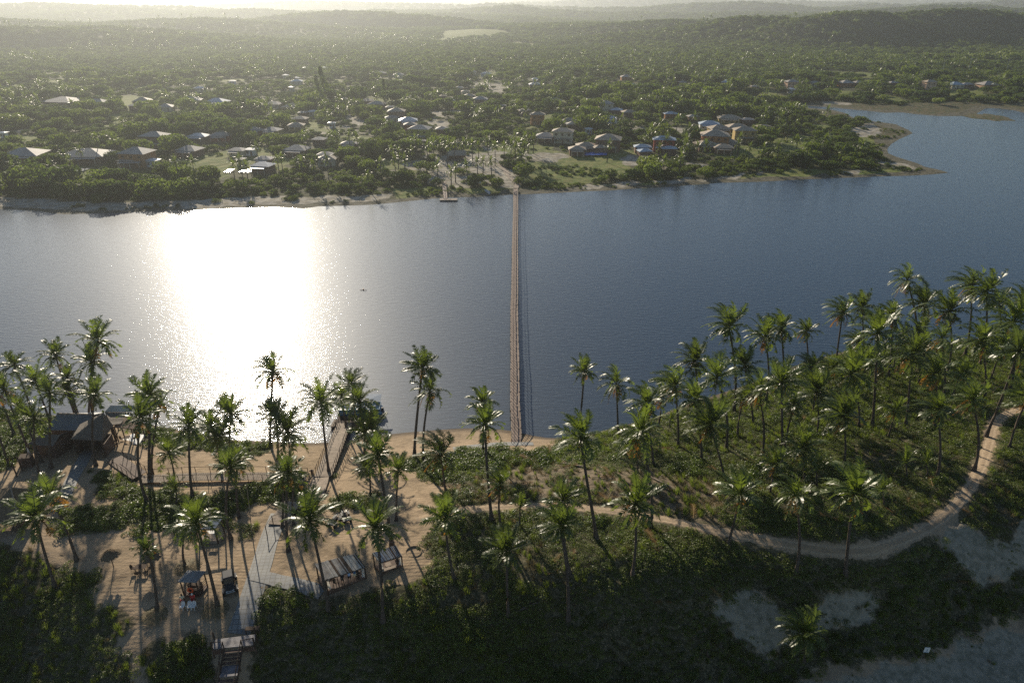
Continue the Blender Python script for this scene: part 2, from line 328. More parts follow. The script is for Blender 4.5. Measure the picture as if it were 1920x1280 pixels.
def attr_n(nt, name, scale, amp=.9):      # soft attribute broken up by noise into natural edges
    a = attr(nt, name); g = nt.nodes.new('ShaderNodeNewGeometry'); n = nt.nodes.new('ShaderNodeTexNoise'); n.inputs['Scale'].default_value = scale; n.inputs['Detail'].default_value = 6; n.inputs['Roughness'].default_value = .65
    nt.links.new(g.outputs['Position'], n.inputs['Vector']); m = nt.nodes.new('ShaderNodeMath'); m.operation = 'MULTIPLY_ADD'; m.inputs[1].default_value = amp*2; nt.links.new(n.outputs[0], m.inputs[0]); nt.links.new(a, m.inputs[2])
    r = nt.nodes.new('ShaderNodeMapRange'); r.inputs[1].default_value = .5+amp-.12; r.inputs[2].default_value = .5+amp+.12; nt.links.new(m.outputs[0], r.inputs[0]); return r.outputs[0]
def mul(nt, a, b):
    m = nt.nodes.new('ShaderNodeMath'); m.operation = 'MULTIPLY'
    nt.links.new(a, m.inputs[0])
    if isinstance(b, float): m.inputs[1].default_value = b
    else: nt.links.new(b, m.inputs[1])
    return m.outputs[0]
gm = bpy.data.materials.new('shore_ground'); gm.use_nodes = True; nt = gm.node_tree; b = nt.nodes['Principled BSDF']; b.inputs['Roughness'].default_value = .92; b.inputs['Specular IOR Level'].default_value = .15
n1, _ = nnoise(nt, .25, .35, .65); n2, _ = nnoise(nt, 1.5, .4, .62); n3, _ = nnoise(nt, 3.0, .5, .58)
ad_ = attr_n(nt,'dune',.55); av_ = attr_n(nt,'veg',.7); ab_ = attr_n(nt,'bare',.6)
n4, _ = nnoise(nt, .7, .52, .66, 6)
c = nodes_mixchain(nt, (.39,.29,.19), [(n1, (.30,.225,.145)), (mul(nt, n4, .6), (.19,.14,.09)), (ad_, (.33,.29,.215)), (mul(nt, ad_, mul(nt, n2, .6)), (.13,.13,.085)), (av_, (.065,.062,.034)), (mul(nt, av_, n3), (.14,.12,.07)), (ab_, (.22,.17,.115)), (mul(nt, ab_, n2), (.11,.095,.06)), (attr(nt,'wet'), (.13,.10,.07))])
nt.links.new(c, b.inputs['Base Color'])
_, h1 = nnoise(nt, 1.3, 0, 1, 9); _, h2 = nnoise(nt, 6.0, 0, 1, 3)
ad = nt.nodes.new('ShaderNodeMath'); ad.operation = 'MULTIPLY_ADD'; ad.inputs[1].default_value = .35; nt.links.new(h2.outputs[0], ad.inputs[0]); nt.links.new(h1.outputs[0], ad.inputs[2])
wv = nt.nodes.new('ShaderNodeTexWave'); wv.inputs['Scale'].default_value = .55; wv.inputs['Distortion'].default_value = 14; wv.inputs['Detail'].default_value = 3; wv.inputs['Detail Scale'].default_value = .18; wv.bands_direction = 'Y'; gg = nt.nodes.new('ShaderNodeNewGeometry'); nt.links.new(gg.outputs['Position'], wv.inputs[0])
pm_, _ = nnoise(nt, .13, .48, .60); trk = mul(nt, mul(nt, wv.outputs[1], pm_), .16); ad2 = nt.nodes.new('ShaderNodeMath'); ad2.operation = 'ADD'; nt.links.new(ad.outputs[0], ad2.inputs[0]); nt.links.new(trk, ad2.inputs[1]); ad = ad2
bu = nt.nodes.new('ShaderNodeBump'); bu.inputs['Strength'].default_value = .6; bu.inputs['Distance'].default_value = .2; nt.links.new(ad.outputs[0], bu.inputs['Height']); nt.links.new(bu.outputs[0], b.inputs['Normal'])
wet = (1-sstep(.05, .35, GZ))*(GY > 60)
ground = grid_mesh('ground', GX, GY, GZ, gm, dict(veg=blur(veg*1.0, 3), bare=blur(bare*(rd > 1.5)*veg, 3), dune=blur(dune*(rd > 1.5)*1.0, 3), wet=wet)); tag(ground, kind='structure')
# dirt road
rmat = bpy.data.materials.new('dirt_road'); rmat.use_nodes = True; nt = rmat.node_tree; b = nt.nodes['Principled BSDF']; b.inputs['Roughness'].default_value = .95
n1, _ = nnoise(nt, .6, .35, .65); n2, _ = nnoise(nt, 4, .5, .65)
edge = attr(nt, 'edge'); c = nodes_mixchain(nt, (.37,.27,.17), [(n1, (.28,.205,.13)), (attr(nt,'rut'), (.46,.35,.23)), (mul(nt, n2, .6), (.20,.16,.11))]); nt.links.new(c, b.inputs['Base Color'])
bu = nt.nodes.new('ShaderNodeBump'); bu.inputs['Strength'].default_value = .5; bu.inputs['Distance'].default_value = .1; _, h1 = nnoise(nt, 2.5, 0, 1, 6); nt.links.new(h1.outputs[0], bu.inputs['Height']); nt.links.new(bu.outputs[0], b.inputs['Normal'])
def strip(name, pts, width, mt, dz=.035, nacross=7, jit=.0, profile=None, sub=1):
    pts = [Vector(p) for p in pts]; X = []; Yv = []; Z = []; rut = []
    for i, p in enumerate(pts):
        t = pts[min(i+1, len(pts)-1)]-pts[max(i-1, 0)]; t.z = 0; t.normalize(); s = Vector((-t.y, t.x, 0)); w = width*(1+jit*math.sin(i*1.7)*math.sin(i*.61))
        rx = []; ry = []; rz = []; rr = []
        for k in range(nacross):
            u = k/(nacross-1)-.5; q = p+s*u*w; rx.append(q.x); ry.append(q.y); e = 1-abs(abs(u)*2-.55)/.25; e = max(0, e)
            rz.append(H(q.x, q.y)+dz-(.05*e if profile else 0)+(-.06 if profile and abs(u) > .49 else 0)); rr.append(e)
        X.append(rx); Yv.append(ry); Z.append(rz); rut.append(rr)
    return grid_mesh(name, np.array(X), np.array(Yv), np.array(Z), mt, dict(rut=np.array(rut), edge=np.array(rut)))
dense = smoothpoly(road_pts, 3)
road = strip('dirt_road', dense, 1.55, rmat, .05, 9, .18, True); tag(road, kind='structure')
# ------------------------------------------------------------------ far land
FS = [(-500,402),(-200,398),(0,392),(60,395),(120,402),(200,400),(300,396),(400,392),(450,390),(520,388),(570,391),(600,387),(650,386),(700,384),(760,378),(800,374),(830,371),(900,369),(960,365),(1000,364),(1040,362),(1100,359),(1150,357),(1200,353),(1250,351),(1300,347),(1350,343),(1400,342),(1450,340),(1500,337),(1550,335),(1600,333),(1650,331),(1700,330),(1740,328),(1782,324),
 (1755,317),(1735,313),(1720,306),(1700,300),(1678,293),(1665,287),(1664,279),(1672,270),(1685,262),(1712,250),(1704,244),(1690,238),(1680,233),(1650,229),(1620,226),(1600,221),(1585,212),(1560,206),(1490,200),(1470,201),(1455,197),(1500,197),(1560,202),(1600,206),(1625,208),(1660,212),(1690,211),(1720,215),(1760,218),(1800,218),(1830,214),(1842,207),(1848,203),(1875,204),(1900,207),(1925,213),(1990,212),(2300,212)]
fsw = [P(a, b, 0) for a, b in FS]
polyw = [(p.x, p.y) for p in fsw]+[(9000, 470), (30000, 30000), (-30000, 30000), (-9000, 300)]
nr, nc = 620, 640
dr = 190*(14500/190)**(np.linspace(0, 1, nr)**1.05); an = np.linspace(-.98, .98, nc)
FY, FA = np.meshgrid(dr, an, indexing='ij'); FX = FY*FA
land = inpoly(FX, FY, polyw); dsh = np.full(FX.shape, 4000.0); near = FY < 900
dsh[near] = dist_poly(FX[near], FY[near], [(p.x, p.y) for p in fsw])
sd = np.where(land, dsh, -dsh)
HILLS = [(1480,1180,170,120,38),(1640,1210,220,110,44),(1800,1270,180,110,36),(1330,1260,190,130,34),(1930,1320,150,110,28),(1200,1500,220,130,26),(1150,1600,380,240,20),(1900,2000,700,300,40),(1650,2300,600,260,42),
 (120,1100,330,110,27),(0,1500,500,200,32),(330,1180,220,90,24),(480,1500,300,160,26),(740,1750,300,130,36),(840,1750,200,120,20),(560,2300,700,260,38),(200,2500,900,300,45),(1000,2700,900,330,36),(1300,3300,900,300,42),
 (700,3600,1100,300,48),(0,3900,1400,400,52),(1750,3900,1200,350,50),(1250,5200,1500,400,52),(400,5200,1800,400,56),(1000,6800,3500,500,57),(1900,6600,2000,500,58),(100,7200,2500,600,60),(750,9500,9000,900,63),(1700,10500,5000,900,62),(200,11000,5000,900,64)]
def hillz(X, Y):
    z = np.zeros(np.shape(X))
    for px, d, w, l, h in HILLS:
        x0 = (px-960)/FPX*d*1.0/.895; z = np.maximum(z, h*np.exp(-((X-x0)/w)**2-((Y-d)/(l*.62))**2))+.18*np.minimum(z, h*np.exp(-((X-x0)/w)**2-((Y-d)/l)**2))
    return z
def farz(X, Y, sd):
    z = np.where(sd > 0, np.minimum(sd*.035, .8)+sstep(15, 120, sd)*2.2, np.maximum(sd*.05, -2.5))
    inl = sstep(60, 260, sd)
    z = z+inl*(hillz(X, Y)+vnoise(X, Y, 60, 11)*2.5+sstep(900, 2600, Y)*(vnoise(X, Y, 260, 12)*26+vnoise(X, Y, 110, 13)*10)+ sstep(2500, 9000, Y)*(22+vnoise(X, Y, 900, 14)*22))
    z = z+np.where(sd > 0, vnoise(X, Y, 9, 15)*.35*sstep(1, 12, sd), 0)
    return np.minimum(z, CAM_H-2-0*z)
FZ = farz(FX, FY, sd)
_lnY = np.log(dr)
def Hf(x, y):
    y = max(y, 191.0); i = np.interp(math.log(y), _lnY, np.arange(nr)); j = np.clip((x/y+.98)/(1.96)*(nc-1), 0, nc-1.001); a = int(min(i, nr-2)); bq = int(j); u = min(i-a, 1); v = j-bq
    return float((FZ[a, bq]*(1-v)+FZ[a, bq+1]*v)*(1-u)+(FZ[a+1, bq]*(1-v)+FZ[a+1, bq+1]*v)*u)
def SDf(x, y):
    y = max(y, 191.0); i = int(np.interp(math.log(y), _lnY, np.arange(nr))); j = int(np.clip((x/y+.98)/(1.96)*(nc-1), 0, nc-1)); return float(sd[i, j])
def GF(px, py, up=0.0):
    z = 3.0
    for _ in range(60): p = P(px, min(py, 1e9), z+up); z = z+.5*(Hf(p.x, p.y)-z)
    return Vector((p.x, p.y, z))
PXf, PYf, _z = proj(FX+vnoise(FX, FY, 5, 21)*7, FY+vnoise(FX, FY, 5, 22)*9, FZ)
SANDF = [[(790,318),(830,300),(870,305),(905,300),(960,318),(975,350),(950,352),(900,345),(860,350),(820,352),(800,335)], [(820,285),(860,296),(880,290),(960,285),(1000,288),(960,300),(900,305),(800,300),(790,292)],
 [(640,214),(665,214),(690,228),(700,240),(660,236),(640,226)],[(1150,236),(1180,232),(1200,238),(1290,240),(1300,250),(1200,252),(1165,250)],[(915,157),(945,158),(950,172),(930,180),(918,172)],[(0,243),(60,245),(160,240),(162,243),(60,249),(0,250)],[(1284,188),(1340,190),(1440,190),(1425,195),(1330,196),(1290,193)],
 [(480,186),(512,183),(516,190),(490,192)],[(1180,290),(1240,300),(1260,320),(1180,312),(1150,300)],[(1280,300),(1340,312),(1330,325),(1290,322)],[(1690,176),(1740,178),(1738,182),(1700,181)],[(1600,240),(1640,228),(1650,250),(1620,262),(1590,256)],[(1640,300),(1680,305),(1720,316),(1680,318),(1650,310)],[(0,380),(70,372),(160,380),(300,384),(420,380),(560,366),(640,368),(640,374),(400,388),(160,388),(0,388)],
 [(370,117),(396,117),(396,119),(372,120)],[(372,126),(430,125),(430,128),(372,129)],[(1050,345),(1120,346),(1260,338),(1380,328),(1440,322),(1450,326),(1380,334),(1260,344),(1100,352)],[(1560,322),(1640,316),(1665,312),(1660,318),(1590,326)],[(1690,104),(1920,104),(1920,109),(1700,110)],[(1520,190),(1600,193),(1600,197),(1540,196)]]
GRASSF = [[(710,298),(760,296),(800,302),(790,318),(730,322),(700,312)],[(780,268),(860,275),(1000,280),(1100,288),(1200,298),(1180,330),(1060,345),(990,345),(980,300),(900,296),(880,284)],[(1440,262),(1500,250),(1540,270),(1500,285),(1440,284)],[(0,322),(22,322),(10,338),(0,340)],[(150,338),(250,325),(260,345),(170,350)],[(830,58),(880,55),(930,55),(960,62),(940,66),(900,72),(850,74),(820,76)],[(800,72),(860,78),(880,82),(820,80)],[(960,78),(1010,84),(1000,88),(940,84)],[(1600,250),(1650,245),(1650,275),(1620,290),(1600,270)],[(1420,180),(1470,178),(1480,188),(1430,190)],[(1000,345),(1300,340),(1500,320),(1640,318),(1782,322),(1700,332),(1400,344),(1000,364)],[(740,350),(960,352),(960,368),(740,380)]]
MARSH = [[(1470,195),(1560,190),(1640,198),(1700,196),(1760,190),(1820,192),(1920,196),(2300,198),(2300,214),(1850,205),(1830,214),(1760,218),(1690,214),(1600,210),(1560,222),(1500,212)],[(1620,228),(1700,240),(1714,250),(1670,285),(1720,308),(1782,324),(1700,318),(1650,290),(1640,260)]]
sandf = np.zeros(FX.shape); grassf = np.zeros(FX.shape); marshf = np.zeros(FX.shape)
for p in SANDF: sandf[inpoly(PXf, PYf, p)] = 1
for p in GRASSF: grassf[inpoly(PXf, PYf, p)] = 1
for p in MARSH: marshf[inpoly(PXf, PYf, p)] = 1
PATHF = [[(985,282),(960,292),(905,297),(860,300)],[(925,300),(935,318),(950,335),(967,352)],[(730,322),(790,315),(812,322),(830,338),(835,345)],[(880,262),(905,276),(940,288),(925,300)],[(1140,250),(1280,252)],[(640,235),(680,250),(760,262),(880,268)]]
path_w = [[GF(a, b_) for a, b_ in q] for q in PATHF]; pd = np.full(FX.shape, 99.0); nn = FY < 600
for q in path_w: pd[nn] = np.minimum(pd[nn], dist_poly(FX[nn], FY[nn], q))
mudf = (sd > -4) & (sd < 7+vnoise(FX, FY, 14, 31)*8)
sandf = np.maximum(sandf*(vnoise(FX, FY, 7, 41) > -.25), (pd < 1.6)*1.0)
sandf = np.maximum(sandf, (PXf < 740)*(sd > 5+vnoise(FX, FY, 9, 42)*4)*(sd < 14+vnoise(FX, FY, 25, 43)*16)*(vnoise(FX, FY, 5, 44) > -.2))
vil = (FY > 280)*(FY < 760)*(sd > 40)
grassf = np.maximum(grassf, vil*((vnoise(FX, FY, 26, 45)+vnoise(FX, FY, 10, 46)*.5) > .20)); sandf = np.maximum(sandf, vil*((vnoise(FX, FY, 22, 47)+vnoise(FX, FY, 8, 48)*.4) > .37)*(PXf > 300)*(PXf < 1300)*.85)
fm = bpy.data.materials.new('far_ground'); fm.use_nodes = True; nt = fm.node_tree; b = nt.nodes['Principled BSDF']; b.inputs['Roughness'].default_value = .95; b.inputs['Specular IOR Level'].default_value = .1
n1, _ = nnoise(nt, .06, .4, .62); n2, _ = nnoise(nt, .35, .42, .6); n3, _ = nnoise(nt, .008, .42, .6)
fg_ = attr_n(nt,'grassf',.12); fma_ = attr_n(nt,'marshf',.09); fmu_ = attr_n(nt,'mudf',.2,.5); fs_ = attr_n(nt,'sandf',.16,.8)
c = nodes_mixchain(nt, (.045,.05,.022), [(n1, (.075,.075,.03)), (fg_, (.11,.15,.03)), (mul(nt, fg_, n2), (.19,.19,.06)), (fma_, (.125,.10,.055)), (mul(nt, fma_, n2), (.055,.07,.028)), (fmu_, (.085,.08,.05)), (mul(nt, fmu_, mul(nt, n2, .5)), (.2,.18,.14)), (fs_, (.38,.35,.29)), (mul(nt, fs_, n2), (.24,.21,.15))])
nt.links.new(c, b.inputs['Base Color']); bu = nt.nodes.new('ShaderNodeBump'); bu.inputs['Distance'].default_value = 1.0; bu.inputs['Strength'].default_value = .6; _, hh = nnoise(nt, .25, 0, 1, 6); nt.links.new(hh.outputs[0], bu.inputs['Height']); nt.links.new(bu.outputs[0], b.inputs['Normal'])
terrain = grid_mesh('terrain', FX, FY, FZ, fm, dict(sandf=blur(sandf*1.0, 2), grassf=blur(grassf*(1-sandf), 3), marshf=blur(marshf*1.0, 3), mudf=blur(mudf*1.0, 2))); tag(terrain, kind='structure')
# islet in the far bay
isl = P(1851, 220, 0); mbi = MB()
for i in range(13):
    for j in range(9): pass
ii = np.linspace(-1, 1, 25); IX, IY = np.meshgrid(ii, ii, indexing='ij'); ir = np.hypot(IX, IY)+vnoise(IX*10, IY*10, 3, 51)*.5
IZ = .55*(1-ir); islet = grid_mesh('terrain_islet', isl.x+IX*13, isl.y+IY*16, IZ, fm, dict(sandf=IX*0, grassf=IX*0, marshf=IX*0+1, mudf=IX*0)); tag(islet, kind='structure')
# ------------------------------------------------------------------ water
wm = bpy.data.materials.new('lake_water'); wm.use_nodes = True; nt = wm.node_tree; b = nt.nodes['Principled BSDF']
b.inputs['Base Color'].default_value = (.015,.034,.058,1); b.inputs['Roughness'].default_value = .16; b.inputs['IOR'].default_value = 1.333; b.inputs['Specular IOR Level'].default_value = .5
g = nt.nodes.new('ShaderNodeNewGeometry'); mp = nt.nodes.new('ShaderNodeMapping'); mp.inputs['Rotation'].default_value = (0, 0, R_(28)); mp.inputs['Scale'].default_value = (.6, 2.0, 1)
nt.links.new(g.outputs['Position'], mp.inputs[0])
_, w1 = nnoise(nt, .8, 0, 1, 7, mp.outputs[0]); mp2 = nt.nodes.new('ShaderNodeMapping'); mp2.inputs['Rotation'].default_value = (0, 0, R_(50)); nt.links.new(g.outputs['Position'], mp2.inputs[0])
_, w2 = nnoise(nt, 3.2, 0, 1, 2, mp2.outputs[0])
ad = nt.nodes.new('ShaderNodeMath'); ad.operation = 'MULTIPLY_ADD'; w1.inputs["Roughness"].default_value = .55; ad.inputs[1].default_value = .22; nt.links.new(w2.outputs[0], ad.inputs[0]); nt.links.new(w1.outputs[0], ad.inputs[2])
bu = nt.nodes.new('ShaderNodeBump'); bu.inputs['Strength'].default_value = 1.0; bu.inputs['Distance'].default_value = WAVE = .105; nt.links.new(ad.outputs[0], bu.inputs['Height']); nt.links.new(bu.outputs[0], b.inputs['Normal'])
gl = nt.nodes.new('ShaderNodeBsdfGlossy'); gl.inputs['Roughness'].default_value = .46; gl.inputs['Color'].default_value = (.9,.92,.95,1); ms = nt.nodes.new('ShaderNodeMixShader'); ms.inputs[0].default_value = .05; nt.links.new(b.outputs[0], ms.inputs[1]); nt.links.new(gl.outputs[0], ms.inputs[2]); nt.links.new(ms.outputs[0], nt.nodes['Material Output'].inputs['Surface'])
gust, _ = nnoise(nt, .012, .35, .65, 3); mr = nt.nodes.new('ShaderNodeMapRange'); mr.inputs[3].default_value = .055; mr.inputs[4].default_value = .10; nt.links.new(gust, mr.inputs[0]); nt.links.new(mr.outputs[0], b.inputs['Roughness'])
water = MB().quad([(-6000,60,0),(6000,60,0),(6000,900,0),(-6000,900,0)]).build('water', wm); tag(water, kind='structure')
# the lake water ends under the land; the sea behind the camera is left out (never in view)
# ------------------------------------------------------------------ haze
hz = MB().box((0, 7000, 44.5), (36000, 17000, 105)).build('haze', bpy.data.materials.new('haze_air')); hm = hz.data.materials[0]; hm.use_nodes = True; nt = hm.node_tree; nt.nodes.remove(nt.nodes['Principled BSDF'])
pv = nt.nodes.new('ShaderNodeVolumePrincipled'); pv.inputs['Color'].default_value = (.76,.81,.84,1); pv.inputs['Density'].default_value = 1.45e-4; pv.inputs['Anisotropy'].default_value = .62
nt.links.new(pv.outputs[0], nt.nodes['Material Output'].inputs['Volume']); tag(hz, kind='stuff')
try: hm.cycles.volume_sampling = 'DISTANCE'; hm.cycles.homogeneous_volume = True
except Exception as e: print(e)
# ------------------------------------------------------------------ plant meshes
def crown_mesh(name, seed, nf=26, m=17, wind=(-.16,.30), leafw=.045, dry=0, droop=1.0, upright=0.0):
    r = random.Random(seed); mb = MB()
    for i in range(nf):
        age = (i+.5)/nf; az = i*2.39996+r.uniform(-.25,.25); el = R_(80-112*age**1.1+upright*25)+r.uniform(-.16,.16); L = (.88+.42*math.sin(math.pi*min(1, .25+age*.7)))*r.uniform(.85,1.12)
        isdry = dry > 0 and i >= nf-dry; mi = 1 if isdry else 0
        d = Vector((math.cos(az)*math.cos(el), math.sin(az)*math.cos(el), math.sin(el))); p = Vector((0,0,0)); pts = [p.copy()]; n = 9; ds = [d.copy()]
        for k in range(n):
            t = (k+1)/n; g = (.09+.24*age)*droop*(.5+1.9*t); 
            if isdry: g *= 1.9
            d = (d+Vector((wind[0]*t*.62, wind[1]*t*.62, -g*.55))).normalized(); p = p+d*(L/n); pts.append(p.copy()); ds.append(d.copy())
        mb.tube(pts, [.022*(1-.8*k/n) for k in range(n+1)], 3, mi, cap=False)
        tw = r.uniform(-.35,.35)
        for k in range(m):
            t = .13+.87*(k+.5)/m; x = t*n; a = min(int(x), n-1); u = x-a; c = pts[a]*(1-u)+pts[a+1]*u; dd = ds[a+1]
            side = dd.cross(Vector((0,0,1)));
            if side.length < .05: side = Vector((math.sin(az), -math.cos(az), 0))
            side.normalize(); up = side.cross(dd).normalized(); side = (side*math.cos(tw)+up*math.sin(tw)); up = side.cross(dd).normalized()
            ll = .27*math.sin(math.pi*(.16+.76*t))**.75*r.uniform(.85,1.12)
            for s in (-1, 1):
                if r.random() < (.14+.34*age*age): continue
                hang = r.uniform(.15,.45)+.55*age+(.6 if isdry else 0)
                e = (side*s*1.0+dd*(.55+.3*t)+up*.25).normalized(); mid = c+e*ll*.5; tip = mid+(e+Vector((wind[0]*.5, wind[1]*.5, -hang))).normalized()*ll*.55
                w = dd*leafw*.5
                mb.quad([c-w, c+w, mid+w*.9, mid-w*.9], mi); mb.quad([mid-w*.9, mid+w*.9, tip], mi)
    return mb.mesh(name, [M['frond'], M['frond_dry']])
def crown_small(name, seed, nf=17, m=8, dry=0, uplift=0):
    return crown_mesh(name, seed, nf, m, (-.05,.08), .11, dry, 1.0)
CROWNS = [crown_mesh('palm_crown', 10+i, 25+(i % 3)*2, 25, (-.10-.05*(i % 3), .26+.06*(i % 2)), dry=(0,1,0,2,0,1,3,0)[i]) for i in range(8)]
CROWNS += [crown_mesh('palm_crown', 80+i, 20+i*3, 20, ((-.3,.1),(.12,.35),(-.05,.02),(-.4,.3))[i], dry=(4,0,2,5)[i], droop=(1.5,.8,1.25,1.0)[i]) for i in range(4)]
CROWNS_CALM = [crown_mesh('palm_crown', 30+i, 25+i, 21, (-.05,.08)) for i in range(3)]
YOUNG = [crown_mesh('young_palm_crown', 50+i, 13, 14, (-.06,.14), .06, 0, .75, 1.0) for i in range(3)]
CS = [crown_small('far_palm_crown', 60+i) for i in range(4)]
def leafquads(mb, c, nrm, size, r, mi=0):
    nrm = Vector(nrm)+Vector((r.uniform(-1,1), r.uniform(-1,1), r.uniform(-1,1)))*.75; nrm.normalize(); a = nrm.cross(Vector((r.uniform(-1,1), r.uniform(-1,1), r.uniform(-1,1))))
    if a.length < .01: a = Vector((1,0,0))
    a.normalize(); b = nrm.cross(a); s = size*r.uniform(.6,1.3); c = Vector(c)
    mb.quad([c-a*s*.5, c-b*s*.3, c+a*s*.55, c+b*s*.33], mi)
def tree_mesh(name, seed, mt, nl=9, per=75, leaf=.16, flat=.62):
    r = random.Random(seed); mb = MB()
    for l in range(nl):
        a = l*2.4+r.uniform(-.4,.4); rr = (0 if l == 0 else r.uniform(.35,.72)); lc = Vector((rr*math.cos(a), rr*math.sin(a), .42+r.uniform(-.12,.2)-rr*.22)); lr = r.uniform(.30,.46)
        for k in range(per):
            while True:
                n = Vector((r.gauss(0,1), r.gauss(0,1), r.gauss(.35,1)))
                if n.length > .1: break
            n.normalize(); q = lc+Vector((n.x*lr, n.y*lr, n.z*lr*flat))*r.uniform(.82,1.06)
            if q.z > -.05: leafquads(mb, q, n, leaf, r)
    return mb.mesh(name, mt)
TREES = [tree_mesh('tree_crown', 100+i, M[('tree_dark','tree_mid','tree_dark','tree_mid','tree_dark','tree_lime')[i]], 8+i % 3, 95) for i in range(6)]
MASS = [tree_mesh('wood_crown', 130+i, M[('tree_dark','tree_mid','tree_dark')[i]], 7, 36, .24) for i in range(3)]
def conifer_mesh(seed):
    r = random.Random(seed); mb = MB()
    for k in range(900):
        t = r.random()**.8; a = r.uniform(0, 6.283); rad = (.30*(1-t)**.6+.05)*r.uniform(.3,1); q = Vector((rad*math.cos(a)+.1*math.sin(5*t), rad*math.sin(a), t*1.6)); leafquads(mb, q, (math.cos(a), math.sin(a), .4), .09, r)
    return mb.mesh('feathery_crown', M['tree_dark'])
def clump_mesh(name, seed, mt, R=.8, Hh=.3, n=130, leaf=.17):
    r = random.Random(seed); mb = MB()
    for k in range(n):
        a = r.uniform(0, 6.283); q = math.sqrt(r.random()); z = Hh*(1-q*q)*r.uniform(.55,1.1)+.04
        leafquads(mb, (R*q*math.cos(a), R*q*math.sin(a), z), (math.cos(a)*q*.6, math.sin(a)*q*.6, 1), leaf, r)
    return mb.mesh(name, mt)
def tuft_mesh(name, seed, mt, n=46, h=.55, R=.4):
    r = random.Random(seed); mb = MB()
    for k in range(n):
        a = r.uniform(0, 6.283); q = r.random()*R; b0 = Vector((q*math.cos(a), q*math.sin(a), 0)); t = b0+Vector((math.cos(a)*r.uniform(.05,.35), math.sin(a)*r.uniform(.05,.35), h*r.uniform(.5,1.1))); w = Vector((-math.sin(a), math.cos(a), 0))*.025
        mb.quad([b0-w, b0+w, t], 0)
    return mb.mesh(name, mt)
def bush_mesh(name, seed, mt, n=420, leaf=.17):
    r = random.Random(seed); mb = MB()
    for l in range(5):
        a = l*2.4; rr = .0 if l == 0 else r.uniform(.35,.6); lc = Vector((rr*math.cos(a), rr*math.sin(a), .28)); lr = r.uniform(.45,.6)
        for k in range(n//5):
            v = Vector((r.gauss(0,1), r.gauss(0,1), r.gauss(.4,1))).normalized(); q = lc+Vector((v.x*lr, v.y*lr, v.z*lr*.75))*r.uniform(.8,1.08)
            if q.z > -.05: leafquads(mb, q, v, leaf, r)
    return mb.mesh(name, mt)
# ------------------------------------------------------------------ scattering of masses
def scatter(name, pts, scl, idx, meshes, mt=None):
    n = len(pts); me = bpy.data.meshes.new(name); me.vertices.add(n); me.vertices.foreach_set('co', np.asarray(pts, np.float32).ravel())
    for k, v, t in (('scl', scl, 'FLOAT'), ('rot', np.random.default_rng(5).random(n)*6.283, 'FLOAT'), ('idx', idx, 'INT')):
        a = me.attributes.new(k, t, 'POINT'); a.data.foreach_set('value', np.asarray(v, np.float32 if t == 'FLOAT' else np.int32))
    me.update(); o = bpy.data.objects.new(name, me); col.objects.link(o)
    ng = bpy.data.node_groups.new(name, 'GeometryNodeTree'); ng.interface.new_socket('Geometry', in_out='INPUT', socket_type='NodeSocketGeometry'); ng.interface.new_socket('Geometry', in_out='OUTPUT', socket_type='NodeSocketGeometry')
    N = ng.nodes; L = ng.links; gi = N.new('NodeGroupInput'); go = N.new('NodeGroupOutput'); ip = N.new('GeometryNodeInstanceOnPoints'); jn = N.new('GeometryNodeJoinGeometry')
    for msh in reversed(meshes):
        src = bpy.data.objects.new(name+'_source', msh); oi = N.new('GeometryNodeObjectInfo'); oi.inputs['Object'].default_value = src; oi.inputs['As Instance'].default_value = True
        L.new(oi.outputs['Geometry'], jn.inputs[0])
    def na(k, t):
        q = N.new('GeometryNodeInputNamedAttribute'); q.data_type = t; q.inputs['Name'].default_value = k; return q.outputs['Attribute']
    L.new(gi.outputs[0], ip.inputs['Points']); L.new(jn.outputs[0], ip.inputs['Instance']); ip.inputs['Pick Instance'].default_value = True
    L.new(na('idx', 'INT'), ip.inputs['Instance Index']); cx = N.new('ShaderNodeCombineXYZ'); L.new(na('rot', 'FLOAT'), cx.inputs[2])
    er = N.new('FunctionNodeEulerToRotation'); L.new(cx.outputs[0], er.inputs[0]); L.new(er.outputs[0], ip.inputs['Rotation']); L.new(na('scl', 'FLOAT'), ip.inputs['Scale']); L.new(ip.outputs[0], go.inputs[0])
    md = o.modifiers.new('scatter', 'NODES'); md.node_group = ng; return o
def gridpts(x0, x1, y0, y1, s, jit=.5):
    X, Y = np.meshgrid(np.arange(x0, x1, s), np.arange(y0, y1, s), indexing='ij'); X = X.ravel(); Y = Y.ravel(); return X+rng.uniform(-jit, jit, X.size)*s, Y+rng.uniform(-jit, jit, Y.size)*s
KEEP = []          # (x, y, r) footprints kept clear of plants
def clear_of(X, Y):
    k = np.ones(X.shape, bool)
    for x, y, r in KEEP: k &= (X-x)**2+(Y-y)**2 > r*r
    return k
